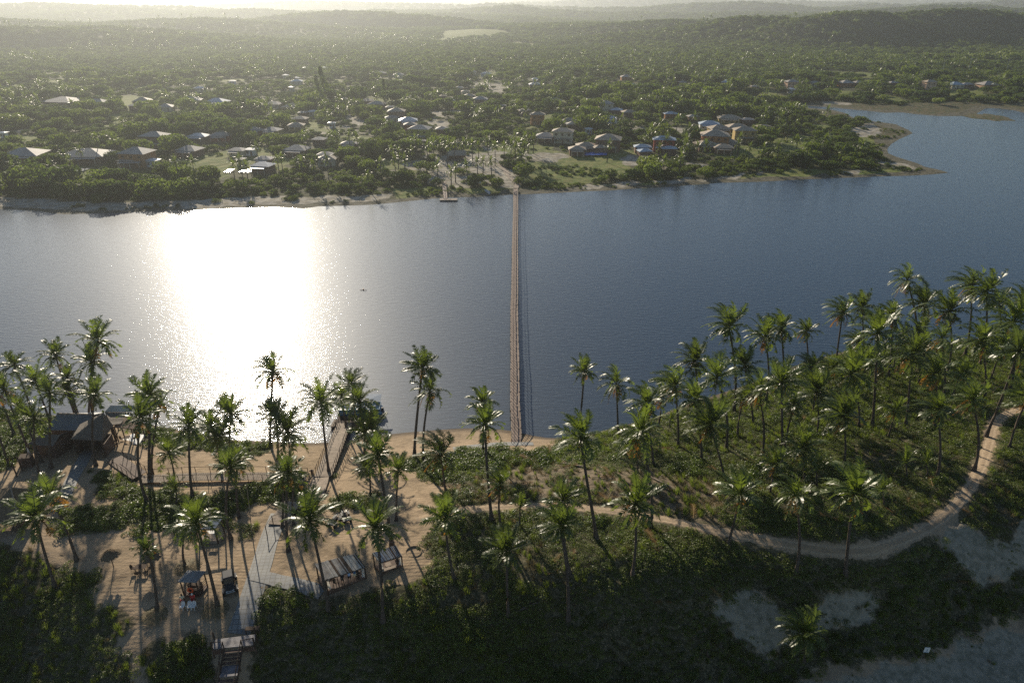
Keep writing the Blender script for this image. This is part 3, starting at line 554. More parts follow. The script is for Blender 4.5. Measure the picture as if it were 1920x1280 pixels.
# ------------------------------------------------------------------ boardwalks, buildings and furniture on the near shore
def UVZ(p, dz=0): return Vector((p[0], p[1], p[2]+dz))
def plank_deck(name, pts, width, mt, parent, th=.07, pl=.30, gap=.03, ends=None):
    mb = MB(); pts = [Vector(p) for p in pts]
    for a, b in zip(pts[:-1], pts[1:]):
        d = b-a; L = d.length; n = max(1, int(L/pl)); s = Vector((-d.y, d.x, 0)).normalized()*(width/2)
        for i in range(n):
            q0 = a+d*(i/n); q1 = a+d*((i+1)/n-gap/L); j = random.uniform(-.02,.02); z = Vector((0,0,random.uniform(-.006,.006))); e = s*(1+j)
            lo = [q0-e-Vector((0,0,th)), q1-e-Vector((0,0,th)), q1+e-Vector((0,0,th)), q0+e-Vector((0,0,th))]; mb.hexa(lo, [v+Vector((0,0,th))+z for v in lo])
    return mb.build(name, mt, parent)
def railings(pts, width, mt, parent, h=1.0, sp=1.5, r=.045, rails=(1.0,.55), limit=100, sides=(-1,1), wob=.03, post='rail_post', below=.3, hrname='handrail'):
    pts = [Vector(p) for p in pts]; segs = []
    tot = 0; rest = MB(); cnt = 0
    for sd_ in sides:
        line = []; acc = 0.0; nxt = 0.0
        for a, b in zip(pts[:-1], pts[1:]):
            d = b-a; L = d.length; s = Vector((-d.y, d.x, 0)).normalized()*sd_*(width/2)
            line.append(a+s)
            while nxt <= acc+L:
                q = a+d*((nxt-acc)/L)+s; jx_ = Vector((random.uniform(-wob,wob), random.uniform(-wob,wob), 0))
                segs.append((q-Vector((0,0,below)), q+jx_+Vector((0,0,h+random.uniform(0,.08))))); nxt += sp*random.uniform(.95,1.05)
            acc += L
        line.append(pts[-1]+s); hb = MB()
        for k, rh in enumerate(rails): hb.tube([p+Vector((0,0,h*rh)) for p in line], r*.62, 5)
        hb.build(hrname, mt, parent)
    segs.sort(key=lambda q: q[0].y)
    for i, (a, b) in enumerate(segs):
        if i < limit: MB().tube([a, b], r, 6).build(post, mt, parent)
        else: rest.tube([a, b], r, 5)
    if rest.v: tag(rest.build('far_rail_posts', mt, parent), kind='stuff')
# footbridge across the lake
bp = [(968,833,.75),(966.5,780,.95),(965,700,1.0),(964.5,600,1.0),(965,520,1.0),(966,440,1.0),(966.8,380,1.0),(967,354,1.0)]
bpts = [p+Vector((.05*math.sin(i*.9)+.03*math.sin(i*2.3), 0, .05*math.sin(i*1.7))) for i, p in enumerate(smoothpoly([P(a, b_, z) for a, b_, z in bp], 4))]; br = empty('footbridge', (0,0,0)); tag(br, 'long narrow wooden footbridge with post railings running straight across the lake', 'footbridge')
plank_deck('deck', bpts, 1.55, M['wood_red'], br, .08, .32, .035)
bb = MB()
for s in (-.7, .7): bb.tube([p+Vector((s,0,-.2)) for p in bpts], .09, 4)
bb.build('beam', M['wood_dark'], br)
railings(bpts, 1.6, M['wood_dark'], br, 1.05, 1.25, .05, (1.0,.5), 96)
hr = MB()
for s in (-.8, .8):                      # pale planks laid along the outer edges
    for a, b_ in zip(bpts[:-1], bpts[1:]):
        d = b_-a; n = max(1, int(d.length/2.4))
        for i in range(n):
            q0 = a+d*(i/n); q1 = a+d*((i+.86)/n); e = Vector((.07,0,0)); o_ = Vector((s,0,1.13)); hr.hexa([q0+o_-e, q1+o_-e, q1+o_+e, q0+o_+e], [q0+o_-e+Vector((0,0,.04)), q1+o_-e+Vector((0,0,.04)), q1+o_+e+Vector((0,0,.04)), q0+o_+e+Vector((0,0,.04))])
hr.build('rail_cap', M['wood'], br)
pl = MB(); k = 0; acc = 0
Ltot = sum((b_-a).length for a, b_ in zip(bpts[:-1], bpts[1:])); npile = 62
for i in range(npile):
    t = i/(npile-1)*Ltot; acc = 0
    for a, b_ in zip(bpts[:-1], bpts[1:]):
        L = (b_-a).length
        if acc+L >= t-1e-6: q = a+(b_-a)*((t-acc)/L); break
        acc += L
    for s in (-.8, .8):
        if i < 48: MB().tube([q+Vector((s*1.04,0,-3.0)), q+Vector((s*1.04,0,-.08))], .09, 6).build('pile', M['wood_dark'], br)
        else: pl.tube([q+Vector((s*1.04,0,-3.0)), q+Vector((s*1.04,0,-.08))], .09, 5)
tag(pl.build('far_piles', M['wood_dark'], br), kind='stuff')
for i in range(0): pass
# paved apron at the bridge foot
def slab_path(name, pix, width, mt, label=None, z=.05):
    pts = smoothpoly([G(a, b_) for a, b_ in pix], 8); o = strip(name, pts, width, mt, z, 5); o['kind'] = 'structure'; return o, pts
pm = bpy.data.materials.new('stone_pavers'); pm.use_nodes = True; nt = pm.node_tree; b = nt.nodes['Principled BSDF']; b.inputs['Roughness'].default_value = .75
g = nt.nodes.new('ShaderNodeNewGeometry'); mp = nt.nodes.new('ShaderNodeMapping'); mp.inputs['Rotation'].default_value = (0,0,R_(-8)); nt.links.new(g.outputs['Position'], mp.inputs[0])
bt = nt.nodes.new('ShaderNodeTexBrick'); bt.offset = 0; bt.inputs['Scale'].default_value = 1; bt.inputs['Brick Width'].default_value = .62; bt.inputs['Row Height'].default_value = .62; bt.inputs['Mortar Size'].default_value = .035
bt.inputs['Color1'].default_value = (.25,.25,.24,1); bt.inputs['Color2'].default_value = (.19,.195,.195,1); bt.inputs['Mortar'].default_value = (.12,.11,.09,1); nt.links.new(mp.outputs[0], bt.inputs[0]); nt.links.new(bt.outputs[0], b.inputs['Base Color'])
slab_path('path_paved', [(525,962),(505,1010),(490,1060),(470,1120),(455,1165),(447,1188)], 2.5, pm)
slab_path('path_paved', [(478,1078),(520,1088),(565,1098),(605,1112)], 1.9, pm, z=.09)
slab_path('path_paved', [(120,930),(140,890),(155,865),(165,845)], 1.8, pm)
slab_path('path_paved', [(850,842),(900,836),(950,832),(1000,832)], 1.5, pm)
# boardwalks on the lake side
def boardwalk(label, pix, width, dz, rail_sides=(-1,1), mt='wood', sp=1.5):
    pts = [G(a, b_)+Vector((0,0,z)) for (a, b_), z in zip(pix, dz)]; o = empty('boardwalk', (0,0,0)); tag(o, label, 'boardwalk'); plank_deck('deck', pts, width, M[mt], o, .08, .3, .03)
    if rail_sides: railings(pts, width, M['wood_dark'], o, 1.05, sp, .05, (1.0,), 90, rail_sides, .08, below=.5)
    for p in pts[::1]:
        KEEP.append((p.x, p.y, width*.8))
    for a, b_ in zip(pts[:-1], pts[1:]):
        n = int((b_-a).length/1.2)
        for i in range(n): q = a+(b_-a)*(i/n); KEEP.append((q.x, q.y, width*.75))
    return o, pts
bw1, _ = boardwalk('railed wooden pier rising from the sand to the boat mooring on the lake', [(606,897),(618,872),(630,845),(640,820),(650,800)], 2.6, [.45,.7,1.0,1.2,1.25], sp=1.0)
bw2, _ = boardwalk('level railed boardwalk crossing the sand behind the lake beach toward the restaurant huts', [(575,900),(540,899),(480,899),(420,899),(360,900),(300,902),(265,903)], 1.9, [.5,.6,.7,.7,.7,.6,.5], sp=2.1)
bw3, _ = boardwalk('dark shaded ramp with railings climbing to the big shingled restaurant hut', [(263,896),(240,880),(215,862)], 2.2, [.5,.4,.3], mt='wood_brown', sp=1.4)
bw4, _ = boardwalk('short plank walk sloping from the pier foot toward the palm grove', [(603,893),(598,912),(588,935)], 2.5, [.35,.3,.2], ())
bw5, _ = boardwalk('small plank ramp with two posts ending at the paved path', [(548,945),(535,965),(520,985)], 2.6, [.5,.45,.2], (), )
for px_, py_ in ((501,1004),(513,985)):
    q = G(px_, py_); MB().tube([q-Vector((0,0,.2)), q+Vector((0,0,1.7))], .06, 6).build('rail_post', M['wood_dark'], bw5)
q1 = G(501,1004)+Vector((0,0,1.65)); q2 = G(513,985)+Vector((0,0,1.65)); MB().tube([q1, q2, q2+Vector((1.7,1.0,0))], .045, 6).build('handrail', M['wood'], bw5)
q = G(585,888); stp = MB().lathe(q, [(.16,-.1),(.17,.45),(.12,.5),(.2,.58),(.2,.72),(.05,.8)], 10).box(q+Vector((0,0,.62)), (.75,.1,.1), .2).build('mooring_post', M['wood_brown']); tag(stp, 'short dark carved post at the corner where boardwalk meets pier', 'post')
# floating dock and tour boat
d0 = P(640, 793, .45); dk = empty('floating_dock', d0); tag(dk, 'small wooden floating dock with pale planks beside the moored boat', 'dock')
cs = [P(625,791,.45), P(641,791,.45), P(638,776,.45), P(632,776,.45)]
plank_deck('deck', [Vector((0,-1.1,0))-Vector((.9,0,0)), Vector((-.7,1.2,0))], 1.7, M['wood'], dk, .1, .25)
MB().box((-.85,-.0,-.28), (1.5,2.2,.3)).build('float', M['rubber'], dk)
dk2p = P(664, 790, .5); dk2 = empty('mooring_platform', dk2p); tag(dk2, 'dark mooring platform at the lake end of the railed pier', 'platform')
plank_deck('deck', [Vector((-3.2,.2,0)), Vector((2.6,.2,0))], 3.4, M['wood_dark'], dk2, .12, .3)
for x in (-3, -1, 1, 2.5):
    for y in (-1.3, 1.7): MB().tube([(x,y,-2.5),(x,y,.9)], .08, 6).build('pile', M['wood_dark'], dk2)
bo = empty('tour_boat', P(676,772,0), R_(3)); tag(bo, 'blue pontoon tour boat with white canopy and pale blue awning moored at the pier', 'boat')
hl = MB()
for s in (-1.0, 1.0): hl.tube([(-4.0,s,.15),(-3.6,s,.2),(3.4,s,.2),(4.0,s,.2)], [.12,.4,.4,.3], 10)
hl.build('pontoon', M['boat_blue'], bo, True); MB().box((0,0,.62), (7.6,2.7,.16)).build('floor_deck', M['whitepaint'], bo)
sdm = MB(); sdm.box((0,-1.32,1.0), (7.4,.06,.65)); sdm.box((0,1.32,1.0), (7.4,.06,.65)); sdm.box((3.7,0,1.0), (.06,2.6,.65)); sdm.build('side_panel', M['boat_blue'], bo)
for x in (-3.4,-1.3,.9,3.2):
    for y in (-1.2, 1.2): MB().tube([(x,y,.7),(x,y,2.55)], .035, 6).build('canopy_post', M['metal'], bo)
cn = MB()
for i in range(6):
    y0 = -1.45+i*.483; z = lambda y: 2.6+.18*(1-(y/1.45)**2); cn.hexa([(-3.7,y0,z(y0)-.05),(-.6,y0,z(y0)-.05),(-.6,y0+.483,z(y0+.483)-.05),(-3.7,y0+.483,z(y0+.483)-.05)], [(-3.7,y0,z(y0)),(-.6,y0,z(y0)),(-.6,y0+.483,z(y0+.483)),(-3.7,y0+.483,z(y0+.483))])
cn.build('canopy', M['cloth_white'], bo); aw = MB(); aw.hexa([(1.2,-.2,2.5),(3.9,-.2,2.4),(3.9,1.6,2.75),(1.2,1.6,2.8)], [(1.2,-.2,2.55),(3.9,-.2,2.45),(3.9,1.6,2.8),(1.2,1.6,2.85)]); aw.build('awning', M['roof_blue'], bo)
for i, x in enumerate((-2.6,-1.6,-.4,.6,1.6,2.5)):
    for y in (-.7,.7): st = MB().box((x,y,.95), (.55,.6,.14)).box((x-.26,y,1.25), (.08,.6,.6)).build('bench_seat', M['white'], bo)
om = MB().box((4.15,-.5,.85), (.4,.4,.6)).tube([(4.2,-.5,.6),(4.25,-.5,-.4)], .09, 8).build('outboard_motor', M['black'], bo)
# swimmer far out
q = P(681,544,0); sw = MB().lathe(q+Vector((0,0,.05)), [(.02,-.12),(.11,-.05),(.125,.06),(.09,.17),(.02,.2)], 10); sw.tube([q+Vector((.1,-.1,0)), q+Vector((.5,-.3,.25)), q+Vector((.9,-.1,.02))], [.06,.05,.04], 6); sw.tube([q+Vector((0,.1,-.08)), q+Vector((-.1,.6,-.03)), q+Vector((-.15,1.1,-.05))], [.16,.19,.12], 8); sw.tube([q+Vector((-.1,.0,0)), q+Vector((-.6,-.1,.1)), q+Vector((-1.0,.1,.0))], [.06,.05,.04], 6)
tag(sw.build('person', M['skin'], None, True), 'dark-haired swimmer alone in the open lake left of the footbridge', 'person')
# ---- hipped / pyramid / pitched roofs
def slope_box(mb, a, b_, c, d, th=.12, mi=0):
    n = (Vector(b_)-Vector(a)).cross(Vector(d)-Vector(a)).normalized()*th; 
    if n.z < 0: n = -n
    mb.hexa([Vector(p)-n for p in (a, b_, c, d)], [Vector(p) for p in (a, b_, c, d)], mi)
def pyr(mb, cs_, apex, th=.14):
    for i in range(4): a, b_ = cs_[i], cs_[(i+1) % 4]; mb.quad([a, b_, apex]); mb.quad([Vector(apex)-Vector((0,0,th)), Vector(b_)-Vector((0,0,th)), Vector(a)-Vector((0,0,th))]); mb.quad([Vector(a)-Vector((0,0,th)), Vector(b_)-Vector((0,0,th)), b_, a])
def posts(parent, pts, mt='wood_dark', r=.1, name='post'):
    for p in pts: z = H(p.x, p.y); MB().tube([(p.x,p.y,z-.3),(p.x,p.y,p.z)], r, 7).build(name, M[mt], parent)
def shrinkq(cs_, k):
    c = sum((Vector(p) for p in cs_), Vector())/len(cs_); return [c+(Vector(p)-c)*k for p in cs_]
def wallring(parent, cs_, z1, mt, skip=(), name='wall', th=.12, z0=None):
    for i in range(4):
        if i in skip: continue
        a, b_ = cs_[i], cs_[(i+1) % 4]; d = Vector((b_.x-a.x, b_.y-a.y, 0)); L = d.length; d.normalize(); zz = min(H(a.x,a.y), H(b_.x,b_.y))-.3 if z0 is None else z0
        c = (Vector(a)+Vector(b_))/2; MB().box((c.x, c.y, (zz+z1)/2), (L, th+.003*i, z1-zz), math.atan2(d.y, d.x)).build(name, M[mt], parent)
# big shingled pyramid hut
zb = 3.4
A = [P(133,822,zb+2.6), P(191,825,zb+2.6), P(212,797,zb+2.6), P(150,795,zb+2.6)]; ap = P(194,772,zb+6.6)
cA = sum(A, Vector())/4; ap = Vector((cA.x+.6, cA.y+.8, 0)); 
def atpx(px, py, x0=None, y0=None):      # point on the pixel ray at depth y0
    a, f, d = ray(px, py); t = y0/f; return Vector((a*t, y0, CAM_H+d*t))
ap = atpx(194, 773, y0=cA.y+.8)
r1 = empty('shingled_hut', (0,0,0)); tag(r1, 'large open restaurant hut under a steep grey shingled pyramid roof', 'hut')
mb = MB(); pyr(mb, A, ap); mb.build('roof', M['shingle'], r1); posts(r1, shrinkq(A, .9), r=.13); S = shrinkq(A, .82)
wallring(r1, [Vector((p.x,p.y,p.z)) for p in S], zb+1.2, 'wood_brown', (0,)); 
S2 = shrinkq(A, .45); MB().box((cA.x-1, cA.y, zb+.5), (2.4,.7,1.05), .1).build('counter', M['wood_dark'], r1)
def clear_poly(cs_, extra=.5):
    c = sum((Vector(p) for p in cs_), Vector())/len(cs_); r = max((Vector(p)-c).length for p in cs_)+extra; KEEP.append((c.x, c.y, r))
clear_poly(A)
# blue-grey pitched roof behind
zb = 2.9; rl = atpx(107,775.6, y0=P(107,790,zb+3).y+1.0); rr_ = atpx(176,777, y0=rl.y+.2); el = P(86,806,zb+2.3); er = P(137,808,zb+2.3)
bk = lambda p, q: Vector((2*q.x-p.x, 2*q.y-p.y, p.z))
r2 = empty('shingled_lodge', (0,0,0)); tag(r2, 'dark red lodge behind with a blue-grey shingle roof, left of the pyramid hut', 'lodge')
er2 = Vector((er.x+2.2, er.y+.2, er.z)); mb = MB(); slope_box(mb, el, er2, rr_, rl); slope_box(mb, bk(er2, rr_), bk(el, rl), rl, rr_); mb.build('roof', M['shingle_new'], r2)
W = [el, er2, bk(er2, rr_), bk(el, rl)]; wallring(r2, shrinkq(W, .86), el.z-.1, 'wood_brown'); MB().tube([rl+Vector((0,0,.05)), rr_+Vector((0,0,.05))], .14, 6).build('ridge_cap', M['wood'], r2); clear_poly(W, 0)
dq = shrinkq(W, .86); MB().box(((dq[0].x+dq[1].x)/2, (dq[0].y+dq[1].y)/2-.1, H(el.x,el.y)+1), (1.1,.1,2.0), math.atan2(dq[1].y-dq[0].y, dq[1].x-dq[0].x)).build('door', M['wood_dark'], r2)
# corrugated roofs to the right
zc_ = 2.3
def canopy(name, label, cat, px4, zs, mt, postmt='wood_dark', th=.08, extra=(), clear=True):
    cs_ = [P(a, b_, z) for (a, b_), z in zip(px4, zs)]; o = empty(name, (0,0,0)); tag(o, label, cat); mb = MB(); slope_box(mb, *cs_, th=th); mb.build('roof', M[mt], o); posts(o, [p-Vector((0,0,.05)) for p in shrinkq(cs_, .94)], postmt)
    fr = MB()
    for i in range(4): a, b_ = shrinkq(cs_, .93)[i], shrinkq(cs_, .93)[(i+1) % 4]; fr.tube([a-Vector((0,0,.17)), b_-Vector((0,0,.17))], .07, 5)
    fr.build('roof_beam', M['wood_dark'], o)
    if clear: clear_poly(cs_, .2)
    return o, cs_
o, c3 = canopy('lakeside_shelter', 'pale corrugated roof nearest the lake behind the palms, beside the pyramid hut', 'shelter', [(196,772),(246,772),(252,760),(207,760)], [5.2,5.2,5.9,5.9], 'corr_pale')
o, c4 = canopy('dark_shelter', 'dark sheet roof wedged between the pyramid hut and the pale corrugated roof', 'shelter', [(209,796),(226,794),(242,774),(198,774)], [4.9,4.9,5.1,5.1], 'shingle', clear=False)
o, c5 = canopy('rusty_shelter', 'open deck under a rusty corrugated roof beside the ramp', 'shelter', [(212,800),(252,804),(262,780),(238,778)], [4.6,4.6,5.2,5.2], 'corr_rust')
cc = sum(c5, Vector())/4; zt = H(cc.x, cc.y)+.15; fq = [Vector((p.x, p.y, zt)) for p in shrinkq(c5, .98)]; MB().hexa([p-Vector((0,0,.2)) for p in fq], fq).build('floor_deck', M['whitepaint'], o)
def chair_mesh():
    mb = MB(); mb.box((0,0,.43), (.46,.44,.05)); mb.hexa([(-.22,.19,.45),(.22,.19,.45),(.22,.24,.45),(-.22,.24,.45)], [(-.17,.30,.92),(.17,.30,.92),(.17,.34,.92),(-.17,.34,.92)])
    return mb
def make_chair(loc, rz, label, group, mt='white'):
    o = empty('plastic_chair', loc, rz); tag(o, label, 'chair', group)
    MB().box((0,0,.43), (.46,.44,.05)).build('seat', M[mt], o)
    bm = MB()
    for x in (-.16,-.05,.06,.17): bm.hexa([(x-.035,.2,.45),(x+.035,.2,.45),(x+.035,.235,.45),(x-.035,.235,.45)], [(x*.85-.035,.30,.85),(x*.85+.035,.30,.85),(x*.85+.035,.335,.85),(x*.85-.035,.335,.85)])
    bm.tube([(-.22,.2,.45),(-.21,.29,.75),(-.13,.33,.9),(0,.34,.94),(.13,.33,.9),(.21,.29,.75),(.22,.2,.45)], .025, 6); bm.build('backrest', M[mt], o)
    for s in (-1,1):
        MB().tube([(s*.23,.24,.65),(s*.25,-.1,.66),(s*.24,-.2,.42)], .024, 6).build('armrest', M[mt], o)
        for t in (-1,1): MB().tube([(s*.2,t*.19,.42),(s*.25,t*.25,0)], [.03,.022], 6).build('leg', M[mt], o)
    return o
def make_table(loc, rz, label, mt='wood', d=(.8,.8,.74), group=None):
    o = empty('table', loc, rz); tag(o, label, 'table', group); MB().box((0,0,d[2]), (d[0],d[1],.05)).build('table_top', M[mt], o)
    for s in (-1,1):
        for t in (-1,1): MB().box((s*(d[0]/2-.07),t*(d[1]/2-.07),d[2]/2-.02), (.06,.06,d[2]-.03)).build('leg', M[mt], o)
    return o
tb = make_table((cc.x-.6, cc.y-.6, zt), .2, 'dark table set out on the deck under the rusty roof', 'wood_dark')
make_chair((cc.x-1.6, cc.y-.6, zt), 1.5, 'dark chair left of the table under the rusty roof', 'deck chairs', 'wood_dark'); make_chair((cc.x+.4, cc.y-.5, zt), -1.5, 'dark chair right of the table under the rusty roof', 'deck chairs', 'wood_dark')
# small brown hut with closed parasol
zb = 3.4; rl = atpx(77,814, y0=P(77,824,zb+2.8).y+.8); rr_ = atpx(113,814.5, y0=rl.y+.5); el = P(51,833,zb+2.2); er = P(99,836,zb+2.2)
r3 = empty('brown_hut', (0,0,0)); tag(r3, 'small dark red hut with a low pitched roof in front of the lodge', 'hut'); mb = MB(); slope_box(mb, el, er, rr_, rl); slope_box(mb, bk(er, rr_), bk(el, rl), rl, rr_); mb.build('roof', M['shingle'], r3)
W = [el, er, bk(er, rr_), bk(el, rl)]; wallring(r3, shrinkq(W, .84), el.z-.05, 'wood_brown'); clear_poly(W, 0); bb_ = MB(); bb_.tube([el, rl, bk(el, rl)], .07, 5); bb_.build('barge_board', M['wood'], r3)
wq = shrinkq(W, .84); m_ = (wq[0]+wq[1])/2; MB().box((m_.x+.6, m_.y-.12, H(m_.x, m_.y)+1.5), (1.5,.06,.8), math.atan2(wq[1].y-wq[0].y, wq[1].x-wq[0].x)).build('window', M['black'], r3)
q = G(54,873); kk = empty('service_counter', q, R_(10)); tag(kk, 'dark red wooden service counter by the closed parasol', 'counter'); MB().box((0,0,.9), (1.6,1.2,1.8)).build('cabinet', M['wood_brown'], kk); MB().box((0,0,1.83), (1.8,1.35,.07)).build('counter_top', M['wood_dark'], kk); MB().box((.1,-.62,1.1), (1.1,.04,.5)).build('front_panel', M['wood_dark'], kk)
q = G(61,866); pa = empty('closed_parasol', q); tag(pa, 'folded white parasol standing by the small brown hut', 'parasol'); MB().tube([(0,0,0),(0,0,2.9)], .03, 6).build('pole', M['wood'], pa); MB().lathe((0,0,0), [(.05,.9),(.24,1.0),(.2,1.6),(.12,2.3),(.03,2.85)], 10).build('canopy', M['cloth_white'], pa)
for i, (a, b_) in enumerate(((32,893),(42,882))):
    q = G(a, b_); tag(MB().tube([q-Vector((0,0,.3)), q+Vector((0,0,2.6))], [.11,.09], 8).build('wooden_post', M['wood_dark']), ('dark upright log post on the sand, nearer the camera of the two', 'dark upright log post on the sand, the one nearer the service counter')[i], 'post', 'log posts left of the huts')
# thatched pyramid at the left edge
zb = H(*G(15,990)[:2]); A = [P(-45,985,zb+2.3), P(36,978,zb+2.3), P(70,918,zb+2.3), P(-30,918,zb+2.3)]; cA = sum(A, Vector())/4; ap = atpx(20,914, y0=cA.y+.3)
r4 = empty('corner_hut', (0,0,0)); tag(r4, 'brown roofed open hut cut by the left edge behind the two leaning palms', 'hut'); mb = MB(); pyr(mb, A, ap); mb.build('roof', M['thatch'], r4); posts(r4, shrinkq(A, .9), r=.12); S = shrinkq(A, .8); wallring(r4, S, zb+1.0, 'wood_brown', (0,)); clear_poly(A, -1)
rc = MB(); rc.tube([ap, A[1]], .09, 5); rc.tube([ap, A[2]], .09, 5); rc.build('ridge_cap', M['wood'], r4)
# ---- plank-roofed pavilions
def pavilion(label, px4, zroof, mt, curtains=True):
    zg = H(*G((px4[0][0]+px4[1][0])/2, (px4[0][1]+px4[1][1])/2+22)[:2]); cs_ = [P(a, b_, z) for (a, b_), z in zip(px4, zroof)]; c = sum(cs_, Vector())/4; o = empty('plank_pavilion', (0,0,0)); tag(o, label, 'pavilion')
    FL, FR, BR, BL = cs_; n = 34; mb = MB()
    for i in range(n):
        t0, t1 = i/n, (i+.86)/n; dz = Vector((0,0,random.uniform(-.012,.012))); e = (FL-BL)*random.uniform(-.015,.015)
        slope_box(mb, FL.lerp(FR, t0)+dz+e, FL.lerp(FR, t1)+dz+e, BL.lerp(BR, t1)+dz-e, BL.lerp(BR, t0)+dz-e, .05, random.choice((0,0,1,2)))
    mb.build('roof', [M[mt], M['roofboard_pale'], M['wood_dark']], o); pcs = shrinkq(cs_, .95); posts(o, [p-Vector((0,0,.08)) for p in pcs], r=.09)
    fr = MB()
    for i in range(4): fr.tube([pcs[i]-Vector((0,0,.14)), pcs[(i+1) % 4]-Vector((0,0,.14))], .07, 5)
    fr.build('roof_beam', M['wood_dark'], o); zf = max(H(p.x, p.y) for p in pcs)+.12; fl = [Vector((p.x,p.y,zf)) for p in shrinkq(cs_, 1.0)]; MB().hexa([p-Vector((0,0,.6)) for p in fl], fl).build('floor_deck', M['wood_brown'], o)
    if curtains:
        for i, p in enumerate(pcs):
            if i == 3: continue
            q = p+(c-p)*.09; pr = []; cm = MB(); zt_ = p.z-.2
            for k in range(9): pr.append(Vector((q.x+(k-4)*.07, q.y+.06*(-1)**k, 0)))
            for a, b_ in zip(pr[:-1], pr[1:]): 
                w0 = Vector((q.x, q.y, 0)); a2 = w0.lerp(a, .45); b2 = w0.lerp(b_, .45); cm.quad([(a.x,a.y,zf+.1),(b_.x,b_.y,zf+.1),(b2.x,b2.y,zf+1.2),(a2.x,a2.y,zf+1.2)]); cm.quad([(a2.x,a2.y,zf+1.2),(b2.x,b2.y,zf+1.2),(b_.x,b_.y,zt_),(a.x,a.y,zt_)])
            cm.build('curtain', M['cloth_white'], o)
    clear_poly(cs_, .3); return o, cs_, zf
pvA, cA_, zfA = pavilion('larger plank-roofed pavilion with people inside and white tied curtains', [(609,1087),(686,1062),(667,1037),(590,1056)], [8.0,8.0,8.5,8.5], 'roofboard')
pvB, cB_, zfB = pavilion('smaller grey plank-roofed pavilion with white curtains, right of the larger one', [(712,1054),(754,1041),(742,1021),(698,1036)], [8.2,8.2,8.6,8.6], 'roofboard_grey')
cB = sum(cB_, Vector())/4; dA = (cB_[1]-cB_[0]).normalized(); angB = math.atan2(dA.y, dA.x)
make_table((cB.x, cB.y-.3, zfB), angB, 'low wooden table inside the smaller plank pavilion', 'wood', (.7,.7,.45))
for i, s in enumerate((-1, 1)):
    o = empty('bench', (cB.x+.2, cB.y+s*.75-.2, zfB), angB); tag(o, ('wooden bench on the near side of the low table in the smaller pavilion', 'wooden bench on the lake side of the low table in the smaller pavilion')[i], 'bench'); MB().box((0,0,.42), (1.7,.4,.06)).build('seat', M['wood'], o)
    for x in (-.7,.7): MB().box((x,0,.2), (.08,.36,.4)).build('leg', M['wood_dark'], o)
# raised platform shelter
pv3, c3_ = canopy('day_bed_shelter', 'flat-roofed daybed shelter on four tall posts behind the bent palm', 'shelter', [(365,991),(403,991),(416,972),(378,972)], [7.3,7.3,7.7,7.7], 'roofboard_grey')
zf = H(*G(392,1018)[:2])+.5; fl = [Vector((p.x,p.y,zf)) for p in shrinkq(c3_, 1.0)]; MB().hexa([p-Vector((0,0,.9)) for p in fl], fl).build('floor_deck', M['wood'], pv3)
cc = sum(c3_, Vector())/4; make_table((cc.x, cc.y+.1, zf), .1, 'white table standing on the daybed platform', 'whitepaint', (1.0,.6,.7))
# shingled kiosk of the lifeguards
zg = H(*G(360,1125)[:2]); A = [P(333,1090,zg+2.5), P(368,1091,zg+2.5), P(386,1070,zg+2.5), P(352,1068,zg+2.5)]; cA = sum(A, Vector())/4; ap = atpx(362,1070, y0=cA.y)
ki = empty('beach_kiosk', (0,0,0)); tag(ki, 'square wooden kiosk with shingled hip roof, front rail hung with an orange lifebuoy', 'kiosk'); mb = MB(); pyr(mb, A, ap, .1); mb.build('roof', M['shingle_new'], ki); posts(ki, shrinkq(A, .84), r=.08)
S = shrinkq(A, .82); fl = [Vector((p.x,p.y,zg+.25)) for p in shrinkq(A, .9)]; MB().hexa([p-Vector((0,0,.6)) for p in fl], fl).build('floor_deck', M['wood_brown'], ki)
for i in range(4):
    a, b_ = S[i], S[(i+1) % 4]; rb = MB()
    for h_ in (.25,.55,.85,1.1): rb.tube([(a.x,a.y,zg+.25+h_),(b_.x,b_.y,zg+.25+h_)], .04, 5)
    if i in (0,1,3): rb.build('side_rail', M['wood_brown'], ki)
MB().box((cA.x, cA.y+.1, zg+.75), (1.5,.6,.9), 0).build('counter', M['wood_dark'], ki); clear_poly(A, .6)
fr_ = (S[0]+S[1])/2
lb = MB(); q = Vector((fr_.x+.05, fr_.y-.12, zg+1.15))
ring = [q+Vector((.3*math.cos(t*math.pi/8), 0, .3*math.sin(t*math.pi/8))) for t in range(17)]; lb.tube(ring, .075, 8, cap=False); tag(lb.build('lifebuoy', M['orange_ring'], None, True), 'round orange lifebuoy hanging on the front rail of the kiosk', 'lifebuoy')
for i, (a, b_, rz_, lab) in enumerate(((343,1141,2.9,'white plastic chair standing alone at the left front corner of the kiosk'),(357,1141,3.3,'white plastic chair, left one of the close pair in front of the kiosk'),(364,1141,3.0,'white plastic chair, right one of the close pair in front of the kiosk'))):
    make_chair(G(a, b_), rz_+math.pi, lab, 'white chairs by the kiosk')
